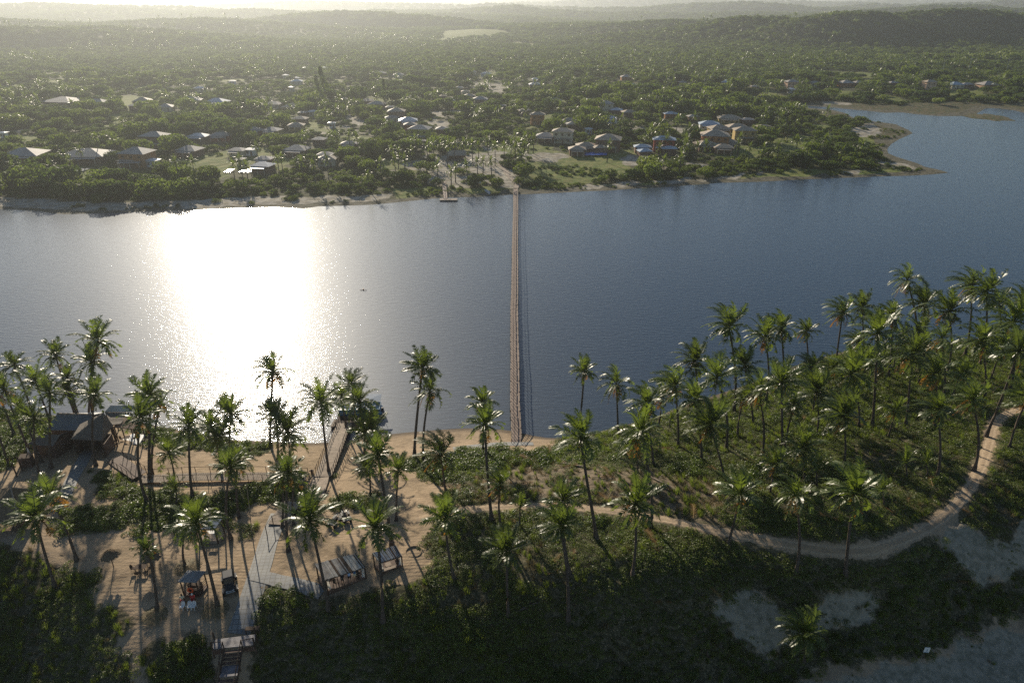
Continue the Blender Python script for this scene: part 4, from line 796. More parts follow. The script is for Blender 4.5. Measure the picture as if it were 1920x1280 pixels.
# umbrellas of palm thatch
def thatch_umbrella(q, label, rad=1.15, h=2.3, tilt=.08):
    o = empty('thatch_umbrella', q); tag(o, label, 'umbrella', 'thatched beach umbrellas'); MB().tube([(0,0,-.2),(.03,0,1.0),(tilt,0,h+.1)], .055, 7).build('pole', M['wood_dark'], o)
    r = random.Random(int(q.x*10)); cm = MB()
    for k in range(150):
        a = r.uniform(0, 6.283); r0 = r.uniform(0,.55)*rad; r1_ = min(rad*1.08, r0+rad*r.uniform(.4,.6)); z0 = h+.28-.42*(r0/rad)+r.uniform(0,.05); z1 = h+.26-.62*(r1_/rad)+r.uniform(-.06,.03); w = .16
        t_ = Vector((-math.sin(a), math.cos(a), 0))*w; p0 = Vector((tilt+r0*math.cos(a), r0*math.sin(a), z0)); p1 = Vector((tilt+r1_*math.cos(a+.1), r1_*math.sin(a+.1), z1)); cm.quad([p0-t_*.6, p0+t_*.6, p1+t_, p1-t_])
    cm.build('thatch_canopy', M['thatch'], o); return o
thatch_umbrella(G(213,1062), 'dark thatched beach umbrella standing alone on the open sand'); thatch_umbrella(G(288,1066), 'thatched beach umbrella partly hidden behind a slim young palm')
q = G(267,1070); make_table(q, .05, 'dark table beside the half-hidden thatched umbrella', 'wood_dark', (1.3,.8,.74)); 
for i, (dx, dy, rz_) in enumerate(((-1.0,0,1.6),(0,.8,0),(1.0,.1,-1.6),(-.1,-.85,3.1))): make_chair(Vector((q.x+dx, q.y+dy, H(q.x+dx, q.y+dy))), rz_, ('dark wooden chair left of the table under the thatched umbrella','dark wooden chair on the lake side of the umbrella table','dark wooden chair right of the table under the thatched umbrella','dark wooden chair on the near side of the umbrella table')[i], 'chairs round the umbrella table', 'wood_dark')
# buggy
bq = G(432,1101); bg_ = empty('beach_buggy', bq, R_(24)); tag(bg_, 'black two-seat off-road buggy parked beside the bent palm', 'buggy')   # nose towards -Y
mb = MB(); mb.hexa([(-.62,-1.3,.45),(.62,-1.3,.45),(.62,1.35,.45),(-.62,1.35,.45)], [(-.5,-1.25,.8),(.5,-1.25,.8),(.62,1.35,1.0),(-.62,1.35,1.0)]); mb.hexa([(-.52,-1.2,.8),(.52,-1.2,.8),(.6,-.35,.85),(-.6,-.35,.85)], [(-.42,-1.1,.88),(.42,-1.1,.88),(.56,-.4,1.12),(-.56,-.4,1.12)]); mb.build('body', M['black'], bg_)
mb = MB(); mb.hexa([(-.6,-.3,1.78),(.6,-.3,1.78),(.62,1.1,1.8),(-.62,1.1,1.8)], [(-.5,-.2,1.87),(.5,-.2,1.87),(.52,1.0,1.88),(-.52,1.0,1.88)]); mb.build('roof', M['black'], bg_)
rcg = MB()
for s in (-1,1): rcg.tube([(s*.58,-.5,1.0),(s*.58,-.25,1.78),(s*.6,1.05,1.8),(s*.6,1.3,.95)], .035, 6); rcg.tube([(s*.6,.45,1.8),(s*.62,.5,.95)], .03, 6)
rcg.build('roll_cage', M['rubber'], bg_); MB().hexa([(-.54,-.48,1.05),(.54,-.48,1.05),(.54,-.46,1.05),(-.54,-.46,1.05)], [(-.52,-.27,1.72),(.52,-.27,1.72),(.52,-.25,1.72),(-.52,-.25,1.72)]).build('windscreen', M['glass'], bg_)
for s in (-1,1):
    MB().box((s*.3,.35,.95), (.45,.5,.15)).box((s*.3,.62,1.25), (.45,.12,.6)).build('seat', M['dark_cloth'], bg_); MB().box((s*.36,-1.27,.72), (.2,.05,.1)).build('headlight', M['whitepaint'], bg_)
    for y in (-1.0, 1.05):
        w_ = MB().tube([(s*.6,y,.33),(s*.86,y,.33)], .34, 16); wo = w_.build('wheel', M['rubber'], bg_, False); MB().tube([(s*.855,y,.33),(s*.875,y,.33)], .19, 12).build('rim', M['metal'], wo); MB().box((s*.72,y,.74), (.32,.75,.05)).build('mudguard', M['black'], bg_)
MB().tube([(-.5,-1.38,.55),(.5,-1.38,.55)], .04, 6).tube([(-.45,-1.38,.75),(.45,-1.38,.75)], .03, 6).build('bumper', M['metal'], bg_)
# quad bikes
def quad_bike(q, rz, label):
    o = empty('quad_bike', q, rz); tag(o, label, 'quad bike', 'parked quad bikes'); mb = MB(); mb.hexa([(-.2,-.8,.45),(.2,-.8,.45),(.2,.8,.5),(-.2,.8,.5)], [(-.14,-.6,.85),(.14,-.6,.85),(.18,.7,.78),(-.18,.7,.78)]); mb.build('body', M['black'], o); MB().box((0,.25,.86), (.3,.75,.1)).build('seat', M['dark_cloth'], o)
    MB().tube([(-.42,-.35,1.08),(-.15,-.5,1.02),(.15,-.5,1.02),(.42,-.35,1.08)], .025, 6).tube([(0,-.5,1.02),(0,-.6,.8)], .03, 6).build('handlebar', M['rubber'], o); MB().box((0,-.82,.75), (.25,.08,.14)).build('headlight', M['whitepaint'], o)
    rk = MB()
    for y in (-.85,-.7,-.55,.75,.9,1.05): rk.tube([(-.35,y,.9),(.35,y,.9)], .018, 5)
    rk.build('cargo_rack', M['metal'], o)
    for s in (-1,1):
        MB().box((s*.42,-.6,.72), (.34,.7,.05)).box((s*.42,.65,.72), (.34,.7,.05)).build('mudguard', M['black'], o)
        for y in (-.6,.62): wo = MB().tube([(s*.32,y,.28),(s*.56,y,.28)], .28, 14).build('wheel', M['rubber'], o); MB().tube([(s*.555,y,.28),(s*.575,y,.28)], .14, 10).build('rim', M['metal'], wo)
    return o
quad_bike(G(628,983), R_(-20), 'black quad bike parked on the sand, left of the pair behind the palms'); quad_bike(G(650,975), R_(25), 'black quad bike parked on the sand, right of the pair behind the palms')
# beach stairs
zd = 5.6; FL, FR, BR, BL = P(398,1215,zd), P(477,1208,zd), P(479,1188,zd), P(402,1198,zd); FL = P(398,1216,zd); st = empty('beach_stairs', (0,0,0)); tag(st, 'dark wooden stairs with landings going down the dune to the beach', 'stairs')
mb = MB(); n = 7
for i in range(n):
    a, b_, c_, d_ = FL.lerp(BL, i/n), FR.lerp(BR, i/n), FR.lerp(BR, (i+.9)/n), FL.lerp(BL, (i+.9)/n); mb.hexa([p-Vector((0,0,.08)) for p in (a, b_, c_, d_)], [a, b_, c_, d_])
mb.build('platform', M['wood_deck'], st); u = (FR-FL).normalized(); dn = Vector((u.y, -u.x, 0)); 
if dn.y > 0: dn = -dn
s0 = P(421,1214,zd); s1 = P(453,1212,zd); wS = (s1-s0).length; mid = (s0+s1)/2; steps = MB(); land_ = MB(); z = zd; q = mid.copy(); kk_ = 0
for blk in range(4):
    for i in range(4): z -= .19; q = q+dn*.33; MB().box((q.x, q.y, z), (wS, .32, .05), math.atan2(u.y, u.x)).build('step', M['wood_brown'], st)
    z -= .19; q = q+dn*.85; MB().box((q.x, q.y, z), (wS, 1.35, .07), math.atan2(u.y, u.x)).build('landing', M['wood_deck'], st); q = q+dn*.68
for s in (-1,1):
    a = mid+u*s*wS*.53; e = q+u*s*wS*.53; MB().tube([a+Vector((0,0,.95)), Vector((e.x,e.y,z+.95))], .055, 6).build('handrail', M['wood_dark'], st); MB().tube([a+Vector((0,0,-.1)), Vector((e.x,e.y,z-.15))], .1, 5).build('stringer', M['wood_dark'], st)
    for i in range(7): t = i/6; p = a.lerp(Vector((e.x,e.y,z)), t); MB().tube([p-Vector((0,0,.9)), p+Vector((0,0,1.0))], .07, 6).build('rail_post', M['wood_dark'], st)
for p in (FL, FR, FL.lerp(BL, 1), BR): MB().tube([p-Vector((0,0,1.4)), p+Vector((0,0,1.05))], .09, 7).build('corner_post', M['wood_dark'], st)
for a, b_ in ((FL, s0-u*.2), (s1+u*.2, FR)): MB().tube([a+Vector((0,0,1.0)), b_+Vector((0,0,1.0))], .05, 6).build('platform_rail', M['wood_dark'], st); MB().box(((a.x+b_.x)/2, (a.y+b_.y)/2-.05, zd-.45), ((b_-a).length, .06, .7), math.atan2(u.y, u.x)).build('skirt_board', M['wood_brown'], st)
clear_poly([FL, FR, BR, BL], .2); 
for i in range(8): t = mid.lerp(q, i/7); KEEP.append((t.x, t.y, 1.3))
q = G(475,1186); o = empty('bench', q, R_(5)); tag(o, 'dark wooden bench frame beside the top of the beach stairs', 'bench'); MB().box((0,0,.75), (1.5,.5,.07)).build('seat', M['wood_dark'], o)
for s in (-1,1):
    for t in (-.2,.2): MB().box((s*.68,t,.36), (.08,.08,.74)).build('leg', M['wood_dark'], o)
# beach notice sign
q = G(1732,1233); o = empty('beach_sign', q, R_(-4)); tag(o, 'small white notice sign standing on the beach sand below the dune', 'sign')
MB().tube([(0,.03,-.3),(0,.03,1.5)], .035, 6).build('post', M['wood_dark'], o); sb_ = MB().box((0,0,1.35), (.62,.04,.78)).build('sign_board', M['white'], o); MB().tube([(.0,-.024,1.52),(.05,-.024,1.40),(-.03,-.024,1.3),(.06,-.024,1.14)], .035, 5).box((0,-.024,1.02), (.4,.012,.05)).build('pictogram', M['boat_blue'], sb_)
# low ring mound beside the small pavilion, its shade put into darker sand
q = G(776,1034); rg = MB(); rg.lathe(q, [(1.05,-.1),(1.0,.1),(.95,.1),(.88,-.1)], 26); tag(rg.build('sand_ring', M['ringsand']), 'low round ring of sand, toned darker for its shade, right of the smaller pavilion', 'sand ring')
# ------------------------------------------------------------------ people
def person(loc, rz, label, pose, shirt, shorts, cap=None):
    J = dict(pel=(0,0,.95), ch=(0,.01,1.22), nk=(0,0,1.45), hd=(0,-.02,1.58), ht=(0,-.01,1.72)); 
    for s, n_ in ((-1,'l'),(1,'r')):
        J['sh'+n_] = (s*.19,0,1.41); J['el'+n_] = (s*.25,-.02,1.13); J['wr'+n_] = (s*.24,-.14,.9); J['hp'+n_] = (s*.1,0,.9); J['kn'+n_] = (s*.12,-.03,.49); J['an'+n_] = (s*.13,.02,.08); J['to'+n_] = (s*.15,-.17,.03)
    if pose == 'sit':
        for s, n_ in ((-1,'l'),(1,'r')): J['kn'+n_] = (s*.16,-.45,.95); J['an'+n_] = (s*.16,-.5,.5); J['to'+n_] = (s*.17,-.68,.46); J['wr'+n_] = (s*.16,-.3,1.02); J['el'+n_] = (s*.27,-.05,1.15)
        J = {k: (v[0], v[1], v[2]-.45) for k, v in J.items()}
    if pose == 'lean':
        for k in ('ch','nk','hd','ht','shl','shr'): J[k] = (J[k][0], J[k][1]-.1-(J[k][2]-1.2)*.5, J[k][2]-.04)
        for s, n_ in ((-1,'l'),(1,'r')): J['el'+n_] = (s*.27,-.35,1.15); J['wr'+n_] = (s*.15,-.55,1.05)
    names = list(J); me = bpy.data.meshes.new('body'); V_ = [J[k] for k in names]; ix = {k: i for i, k in enumerate(names)}; E = [('pel','ch'),('ch','nk'),('nk','hd'),('hd','ht')]
    for n_ in 'lr': E += [('ch','sh'+n_),('sh'+n_,'el'+n_),('el'+n_,'wr'+n_),('pel','hp'+n_),('hp'+n_,'kn'+n_),('kn'+n_,'an'+n_),('an'+n_,'to'+n_)]
    E = [(ix[a], ix[b_]) for a, b_ in E]; rad = dict(pel=.15,ch=.15,nk=.055,hd=.095,ht=.075); rr = [rad.get(k, dict(sh=.065,el=.045,wr=.032,hp=.1,kn=.062,an=.042,to=.038).get(k[:2], .05)) for k in names]
    for n_ in 'lr':                       # palm and five fingers
        w = Vector(J['wr'+n_]); d = (w-Vector(J['el'+n_])).normalized(); sx = -1 if n_ == 'l' else 1; pm_ = len(V_); V_.append(tuple(w+d*.08)); rr.append(.03); E.append((ix['wr'+n_], pm_))
        for f in range(5):
            o1 = Vector(((f-2)*.018, 0, 0)); L = (.05,.085,.095,.085,.065)[f]; root = w+d*.085+o1 if f else w+d*.04+Vector((-sx*.035,0,0)); a = len(V_); V_ += [tuple(root+d*L*.5+o1*.3), tuple(root+d*L+Vector((0,-.012,0)))]; rr += [.009,.008]; E += [(pm_, a), (a, a+1)]
    me.from_pydata(V_, E, []); me.materials.append(M['skin']); root = empty('person', loc, rz); tag(root, label, 'person'); bo_ = bpy.data.objects.new('body', me); col.objects.link(bo_); bo_.parent = root
    sk = bo_.modifiers.new('skin', 'SKIN'); sk.use_smooth_shade = True; me.skin_vertices or None
    if not me.skin_vertices:
        bm_ = __import__('bmesh').new(); bm_.from_mesh(me); bm_.verts.layers.skin.verify(); bm_.to_mesh(me); bm_.free()
    for i, v in enumerate(me.skin_vertices[0].data): v.radius = (rr[i], rr[i]*.85); v.use_root = (i == 0)
    bo_.modifiers.new('sub', 'SUBSURF').levels = 1; bo_.modifiers['sub'].render_levels = 1
    ch, nk, pel = Vector(J['ch']), Vector(J['nk']), Vector(J['pel'])
    sh = MB(); sh.tube([pel-Vector((0,0,.05)), pel.lerp(ch,.5), ch, nk.lerp(ch,.25), nk], [.175,.168,.185,.17,.07], 12)
    for n_ in 'lr': a = Vector(J['sh'+n_]); e = Vector(J['el'+n_]); sh.tube([a.lerp(ch,.2), a, a.lerp(e,.75)], [.09,.085,.068], 8)
    sh.build('shirt', M[shirt], root, True); so = MB(); so.tube([pel+Vector((0,0,.04)), pel-Vector((0,0,.1))], [.18,.175], 12)
    for n_ in 'lr': a = Vector(J['hp'+n_]); e = Vector(J['kn'+n_]); so.tube([a+Vector((0,0,.05)), a.lerp(e,.5), a.lerp(e,.85)], [.11,.1,.09], 8)
    so.build('shorts', M[shorts], root, True); hd = Vector(J['hd']); hr_ = MB().lathe(hd+Vector((0,.015,0)), [(.10,0),(.113,.06),(.1,.12),(.06,.165),(.01,.18)], 12); hr_.build('cap' if cap else 'hair', M[cap or 'hair'], root, True)
    fc = MB(); fc.tube([hd+Vector((0,-.09,.03)), hd+Vector((0,-.125,-.01))], [.012,.02], 5)
    for s in (-1,1): fc.tube([hd+Vector((s*.035,-.088,.045)), hd+Vector((s*.035,-.1,.045))], .012, 5); fc.tube([hd+Vector((s*.1,0,.03)), hd+Vector((s*.115,.01,-.01))], .02, 5)
    fc.build('face', M['skin'], root); return root
def onfloor(cs_, u_, v_, z): p = cs_[0].lerp(cs_[1], u_).lerp(cs_[3].lerp(cs_[2], u_), v_); return Vector((p.x, p.y, z))
person(onfloor(cA_, .42, .12, zfA), 2.9, 'person in dark clothes standing in the larger pavilion, leftmost of three', 'stand', 'dark_cloth', 'dark_cloth'); person(onfloor(cA_, .60, .14, zfA), 3.3, 'person in pale blue shirt standing between two others in the pavilion', 'lean', 'sky_cloth', 'dark_cloth'); person(onfloor(cA_, .74, .16, zfA), 3.6, 'person in dark blue shirt and beige shorts, rightmost of the pavilion group', 'lean', 'blue_cloth', 'cream')
p_ = onfloor(cA_, .62, .4, zfA); make_table(p_, .3, 'long high table the people lean on in the larger pavilion', 'wood_dark', (2.6,.7,.95))
for i, (u_, v_) in enumerate(((.2,.45),(.28,.2),(.86,.35))): make_chair(onfloor(cA_, u_, v_, zfA), i*1.3, ('dark chair at the far left inside the larger pavilion','dark chair near the left front of the larger pavilion','dark chair by the right post inside the larger pavilion')[i], 'pavilion chairs', 'wood_dark')
kx = fr_
for (dx, lab, sh_, so_, cap) in ((.5,'seated person in white cap, red and cream clothes at the kiosk front','red','red','white'),(-.75,'seated person in cream shirt at the left of the kiosk front','cream','red',None)):
    q = Vector((kx.x+dx, kx.y-.75, 0)); q.z = H(q.x, q.y); o = empty('stool', q); tag(o, 'low wooden stool under the '+('capped' if cap else 'cream-shirted')+' person at the kiosk', 'stool'); MB().box((0,0,.4), (.4,.4,.06)).build('seat', M['wood_dark'], o)
    for s in (-1,1):
        for t in (-1,1): MB().box((s*.15,t*.15,.19), (.05,.05,.38)).build('leg', M['wood_dark'], o)
    person(q+Vector((0,0,.0)), .1, lab, 'sit', sh_, so_, cap)
# ------------------------------------------------------------------ coconut palms of the near shore: crown pixel, base pixel (or height in m), half width in pixels, place
S_ = {}
PL = [
# restaurant huts, left
(184,640,(178,800),39,'A'),(172,680,(167,802),33,'A'),(104,667,12.5,31,'A'),(26,685,12,30,'A'),(11,732,11,31,'A'),(65,712,11.5,30,'A'),(40,765,10,30,'A'),(124,710,11,28,'A'),(94,738,(96,877),33,'A'),(64,785,(75,892),34,'A'),(178,742,(180,873),31,'A'),(130,735,9,26,'A'),(-18,700,12,32,'A'),(-25,770,10,32,'A'),
(282,740,(281,902),36,'B'),(264,785,(276,941),38,'B'),(300,760,(285,890),32,'B'),(354,800,(361,931),34,'B'),(317,850,(328,902),37,'B'),(412,820,(415,880),35,'B'),(434,778,(434,862),32,'B'),(395,800,8,26,'B'),
(433,877,(433,1010),37,'C'),(446,868,(449,970),30,'C'),(541,885,(541,1033),38,'C'),(529,900,(529,988),30,'C'),(553,902,(551,985),26,'C'),(331,920,(331,947),24,'Y'),
(512,697,(507,835),36,'D'),(602,755,(617,888),41,'D'),(660,720,(672,832),32,'D'),(675,754,(683,858),38,'D'),(517,780,(521,860),34,'D'),(540,812,(545,868),42,'D'),(692,812,(684,868),35,'D'),(640,742,(650,812),26,'D'),
(792,690,(777,858),35,'E'),(806,735,(794,862),38,'E'),(909,797,(922,975),38,'E'),(905,755,(905,848),32,'E'),(825,852,(836,928),50,'E'),(708,852,(735,1022),41,'E'),(747,882,(743,975),32,'E'),(690,878,(694,928),30,'E'),
(581,976,(617,1143),52,'F'),(705,988,(718,1165),55,'F'),(835,972,(852,1085),42,'F'),(368,980,(408,1135),52,'F'),(347,992,(347,1060),28,'F'),(95,929,(144,1050),47,'F'),(67,971,(103,1098),52,'F'),(277,1030,(295,1140),25,'F'),
(937,910,(940,990),29,'G'),(975,952,(975,990),23,'Y'),(1055,937,(1068,1075),41,'G'),(1050,985,(1066,1162),43,'G'),(1088,822,(1118,1010),46,'G'),(1190,945,(1186,1078),55,'G'),(950,1032,(953,1152),42,'G'),(1200,812,(1221,990),45,'G'),
(1095,697,(1084,812),28,'H'),(1156,722,(1159,812),35,'H'),(1212,757,(1225,872),34,'H'),(1192,835,(1195,885),32,'H'),(1265,722,(1271,838),38,'H'),(1302,677,(1308,800),36,'H'),(1344,707,(1361,842),45,'H'),(1366,612,(1376,772),36,'H'),(1396,687,(1412,795),33,'H'),(1302,750,(1315,862),35,'H'),(1330,797,(1357,895),45,'H'),(1256,787,(1256,803),15,'Y'),
(1434,632,(1436,752),33,'I'),(1422,735,(1430,847),41,'I'),(1465,617,(1471,742),32,'I'),(1511,622,(1513,724),26,'I'),(1580,587,(1566,690),35,'I'),(1616,577,(1618,672),30,'I'),(1465,717,(1464,890),46,'I'),(1520,690,(1524,770),29,'I'),(1530,735,(1532,812),40,'I'),(1595,702,(1610,800),48,'I'),(1580,780,(1579,882),42,'I'),(1488,760,8,30,'I'),(1395,745,7.5,30,'I'),
(1701,527,(1717,668),33,'J'),(1732,572,(1731,672),35,'J'),(1779,585,(1775,700),38,'J'),(1821,537,(1808,668),32,'J'),(1849,547,(1836,684),35,'J'),(1872,570,(1868,672),28,'J'),(1918,562,(1912,662),29,'J'),(1900,603,(1895,730),46,'J'),(1646,625,(1635,800),45,'J'),(1672,597,(1665,706),28,'J'),(1709,665,(1698,797),42,'J'),(1722,627,(1722,722),32,'J'),(1765,635,(1767,752),33,'J'),(1839,640,(1846,745),38,'J'),(1752,700,(1751,802),40,'J'),(1822,750,(1826,882),37,'J'),(1757,768,(1757,894),31,'J'),(1910,658,(1848,818),50,'J'),(1880,650,7,34,'J'),(1690,640,6,28,'J'),(1625,680,6,30,'J'),(1930,745,9,45,'J'),
(1505,840,(1506,905),40,'K'),(1387,925,(1366,1018),43,'K'),(1492,930,(1492,1074),42,'K'),(1602,925,(1584,1078),52,'K'),(1530,882,(1531,915),28,'Y'),(1655,918,(1657,948),24,'Y'),(1698,868,(1700,895),24,'Y'),(1736,870,(1737,892),22,'Y'),(1509,1191,(1507,1238),45,'K'),(1351,1198,(1352,1212),14,'Y'),(1326,1216,(1326,1228),11,'Y'),(1455,870,5,30,'K'),(1680,770,5,26,'K'),
(1560,690,3.5,26,'I'),(1650,690,4,24,'J'),(1800,700,5,30,'J'),(1240,745,6,26,'H'),(1610,640,6,26,'I'),
]
PLACE = dict(A='by the restaurant huts', B='along the level boardwalk', C='in bushes below the boardwalk', D='on the beach by the boat', E='between pier and footbridge',
 F='on sand near the pavilions', G='on slope below footbridge end', H='lakeside right of the footbridge', I='amid the right headland', J='in the far right grove', K='by the curving road', Y='')
ORD = ['first','second','third','fourth','fifth','sixth','seventh','eighth','ninth','tenth','eleventh','twelfth','thirteenth','fourteenth','fifteenth','sixteenth','seventeenth','eighteenth','nineteenth','twentieth','twenty-first','twenty-second','twenty-third','twenty-fourth','twenty-fifth','twenty-sixth','twenty-seventh','twenty-eighth']
def solve_h(px, py, h):
    lo = 0.0; z = 3.0
    for _ in range(80): p = P(px, py, z+h); z = z+.3*(H(p.x, p.y)-z)
    return Vector((p.x, p.y, z))
recs = []
for k, (cx, cy_, bs, rp, zone) in enumerate(PL):
    r = random.Random(k*7+3)
    if isinstance(bs, tuple): B = G(*bs); ly = r.uniform(-.3, .9) if zone != 'Y' else .1; a, f, d = ray(cx, cy_); t = (B.y+ly)/f; C = Vector((a*t, B.y+ly, CAM_H+d*t))
    else: B = solve_h(cx, cy_, bs); C = B+Vector((r.uniform(-.2,.2), 0, bs)); C = Vector((C.x, C.y, C.z))
    zc = C.y*cp-(C.z-CAM_H)*sp; R = rp*zc/FPX; recs.append((k, cx, zone, B, C, R))
for zone in PLACE:
    zr = sorted([q for q in recs if q[2] == zone], key=lambda q: q[1]); n = len(zr)
    hs = sorted([(q[4]-q[3]).z for q in zr])
    for i, (k, cx, _, B, C, R) in enumerate(zr):
        r = random.Random(k); hgt = (C-B).z; lean = (C.x-B.x)/max(hgt, 1); o = empty('coconut_palm', B)
        pos = ORD[i]+' from the left'
        if zone == 'Y':
            lab = {331:'small young palm sprouting from bushes under the level boardwalk',975:'small young palm just below the dirt road under the footbridge end',1256:'tiny yellow-green palm at the water edge right of the footbridge',1530:'short young palm in the undergrowth above the road bend, left of the young group',1655:'young palm close above the road, between two tall palms and the bend',1698:'young palm in dark undergrowth, left one of two inside the road curve',1736:'young palm in dark undergrowth, right one of two inside the road curve',1351:'bright seedling palm on the dark dune slope, the larger of two',1326:'faint seedling palm on the dark dune slope, the smaller of two'}[cx]
        else:
            lab = ('short ' if hgt < 8 else ('tall ' if hgt > 12.5 else ''))+'coconut palm, '+('leaning left, ' if lean < -.12 else ('leaning right, ' if lean > .12 else 'upright, '))+PLACE[zone]+', '+pos
            spec = {1509:'low palm with ragged yellowing fronds alone on the pale lower dune slope',1366:'tallest slender palm standing clear against the lake right of the footbridge',512:'lone palm silhouetted against the bright sun glitter on the lake',368:'palm with strongly bent trunk between the kiosk and the black buggy',1088:'tall leaning palm with long white-edged fronds just right of the footbridge end',277:'slim small-crowned palm in front of the half-hidden thatched umbrella'}
            lab = spec.get(cx, lab)
        tag(o, lab, 'palm tree', 'coconut palms on the near shore')
        v = C-B; mb = MB(); pts = []; rad = []; n_ = 9; bend = v.x*.35; br_ = max(.13, min(.26, .11+hgt*.008))
        sway = Vector((-r.uniform(-.25,.25)*min(1.5, hgt*.12), r.uniform(-.3,.3), 0))
        for j in range(n_+1):
            t = j/n_; p = Vector((v.x*(t**1.45 if abs(lean) > .12 else t), v.y*t, v.z*t))+sway*math.sin(math.pi*t)
            pts.append(p); rad.append(br_*(1.75-6*t if t < .09 else 1.0-.42*t))
        pts.insert(0, Vector((0,0,-.4))); rad.insert(0, br_*1.9); mb.tube(pts, rad, 8); mb.build('trunk', M['trunk'], o, True)
        young = zone == 'Y'; cm = YOUNG[k % 3] if young else (CROWNS_CALM[k % 3] if zone in 'AD' and k % 2 else CROWNS[(k*5+3) % 12])
        s = R*(1.03 if not young else 1.1)*r.uniform(.93,1.1); tilt = (r.uniform(-.2,.2), r.uniform(-.2,.2), r.uniform(-.45,.45)); inst('crown', cm, o, v, 0, (s, s, s*r.uniform(.9,1.12)), tilt)
        if not young and r.random() < .55 and hgt > 5:
            cl = MB()
            for q in range(r.randint(4, 8)): a = r.uniform(0, 6.28); c0 = v+Vector((math.cos(a)*.3, math.sin(a)*.3, -.25-r.random()*.25)); cl.lathe(c0, [(.01,-.14),(.1,-.08),(.125,0),(.1,.09),(.01,.14)], 7)
            cl.build('coconut_bunch', M['coconut'], o, True)
        if zone in 'HIJKG' and not young:      # brown skirt of dead leaves below the crown
            dm = MB()
            for q in range(r.randint(2, 5)):
                a = r.uniform(0, 6.28); L = R*r.uniform(.45,.8); p0 = v+Vector((0,0,-.15)); pts = [p0, p0+Vector((math.cos(a)*L*.35, math.sin(a)*L*.35, -L*.2)), p0+Vector((math.cos(a)*L*.5, math.sin(a)*L*.5, -L*.95))]; dm.tube(pts, [.05,.03,.015], 4)
                for t_ in range(11):
                    u = (t_+1)/12; c0 = pts[0].lerp(pts[1], u*2) if u < .5 else pts[1].lerp(pts[2], u*2-1)
                    for s_ in (-1,1): e = Vector((-math.sin(a)*s_*.35, math.cos(a)*s_*.35, -.45))*L*.3; w = Vector((0,0,.06)); dm.quad([c0-w, c0+w, c0+e])
            dm.build('dead_fronds', M['frond_dry'], o)
# bare slim poles by the boardwalk bushes
for (a, b_, c_, d_, lab) in ((472,1001,462,906,'slim pale leaning pole rising from the bushes below the level boardwalk'),):
    B = G(a, b_); y_ = B.y+.2; ra, f, d = ray(c_, d_); t = y_/f; C = Vector((ra*t, y_, CAM_H+d*t)); tag(MB().tube([B-Vector((0,0,.3)), B.lerp(C,.5)+Vector((.05,0,0)), C], [.07,.055,.04], 6).build('bare_pole', M['wood']), lab, 'pole')
# ------------------------------------------------------------------ undergrowth of the near shore
def near_scatter(name, mask, spacing, meshes, smin, smax, dens=1.0, pred=None):
    X, Y = gridpts(NX0+45, NX1-75, 38, 175, spacing); k = (bil(mask, NX0, NY0, NS, X, Y) > .12+.76*rng.random(X.size)) & (rng.random(X.size) < dens); X = X[k]; Y = Y[k]; Z = bil(GZ, NX0, NY0, NS, X, Y)
    px, py, zc = proj(X, Y, Z); k = (px > -160) & (px < 2080) & (py < 1400) & (py > 500) & (Z > .15) & clear_of(X, Y) & (bil(rd, NX0, NY0, NS, X, Y) > 1.35); X, Y, Z = X[k], Y[k], Z[k]
    if pred is not None: k = pred(X, Y, Z); X, Y, Z = X[k], Y[k], Z[k]
    print('scatter', name, len(X)); return tag(scatter(name, np.c_[X, Y, Z], rng.uniform(smin, smax, len(X))*(1+vnoise(X, Y, 9, 77)*.6), rng.integers(0, len(meshes), len(X)), meshes), kind='stuff')
CL = [clump_mesh('creeper_clump', 200+i, M['creeper'], .85, .34+.1*i, 130, .17) for i in range(3)]; CLB = clump_mesh('creeper_clump', 207, M['bushleaf'], .8, .4, 120, .2)
TF = [tuft_mesh('grass_tuft', 210+i, M['grass_dry']) for i in range(2)]; TG = [tuft_mesh('grass_tuft', 214+i, M['creeper'], 60, .7, .35) for i in range(2)]
BU = [bush_mesh('bush_clump', 220+i, M['bushleaf']) for i in range(3)]
patch = vnoise(GX, GY, 4.5, 91)+vnoise(GX, GY, 1.8, 92)*.5
cov = veg*(patch > -.30)*(1-bare*.85*(patch < .28))
near_scatter('ground_cover', blur(cov*1.0, 5), .72, CL+[CLB], .55, 1.05)
near_scatter('low_bushes', np.maximum(bush*veg, veg*(1-bare)*(patch > .36)), 1.25, BU, .65, 1.25, .8)
near_scatter('beach_grass', np.maximum(veg*(patch < -.1), np.maximum(bare*veg, dune*(patch > .32)*.9)), .8, TF+TG, .6, 1.2, .6)
near_scatter('dune_plants', blur(dune*(vnoise(GX, GY, 3.0, 97)+vnoise(GX, GY, 1.0, 98)*.7 > .12), 1), .62, CL+TG, .14, .42, .5, lambda X, Y, Z: Z > .55)
near_scatter('slope_grass', veg*(1-bush), 1.3, TG, .8, 1.5, .6, lambda X, Y, Z: Z < 4.6)
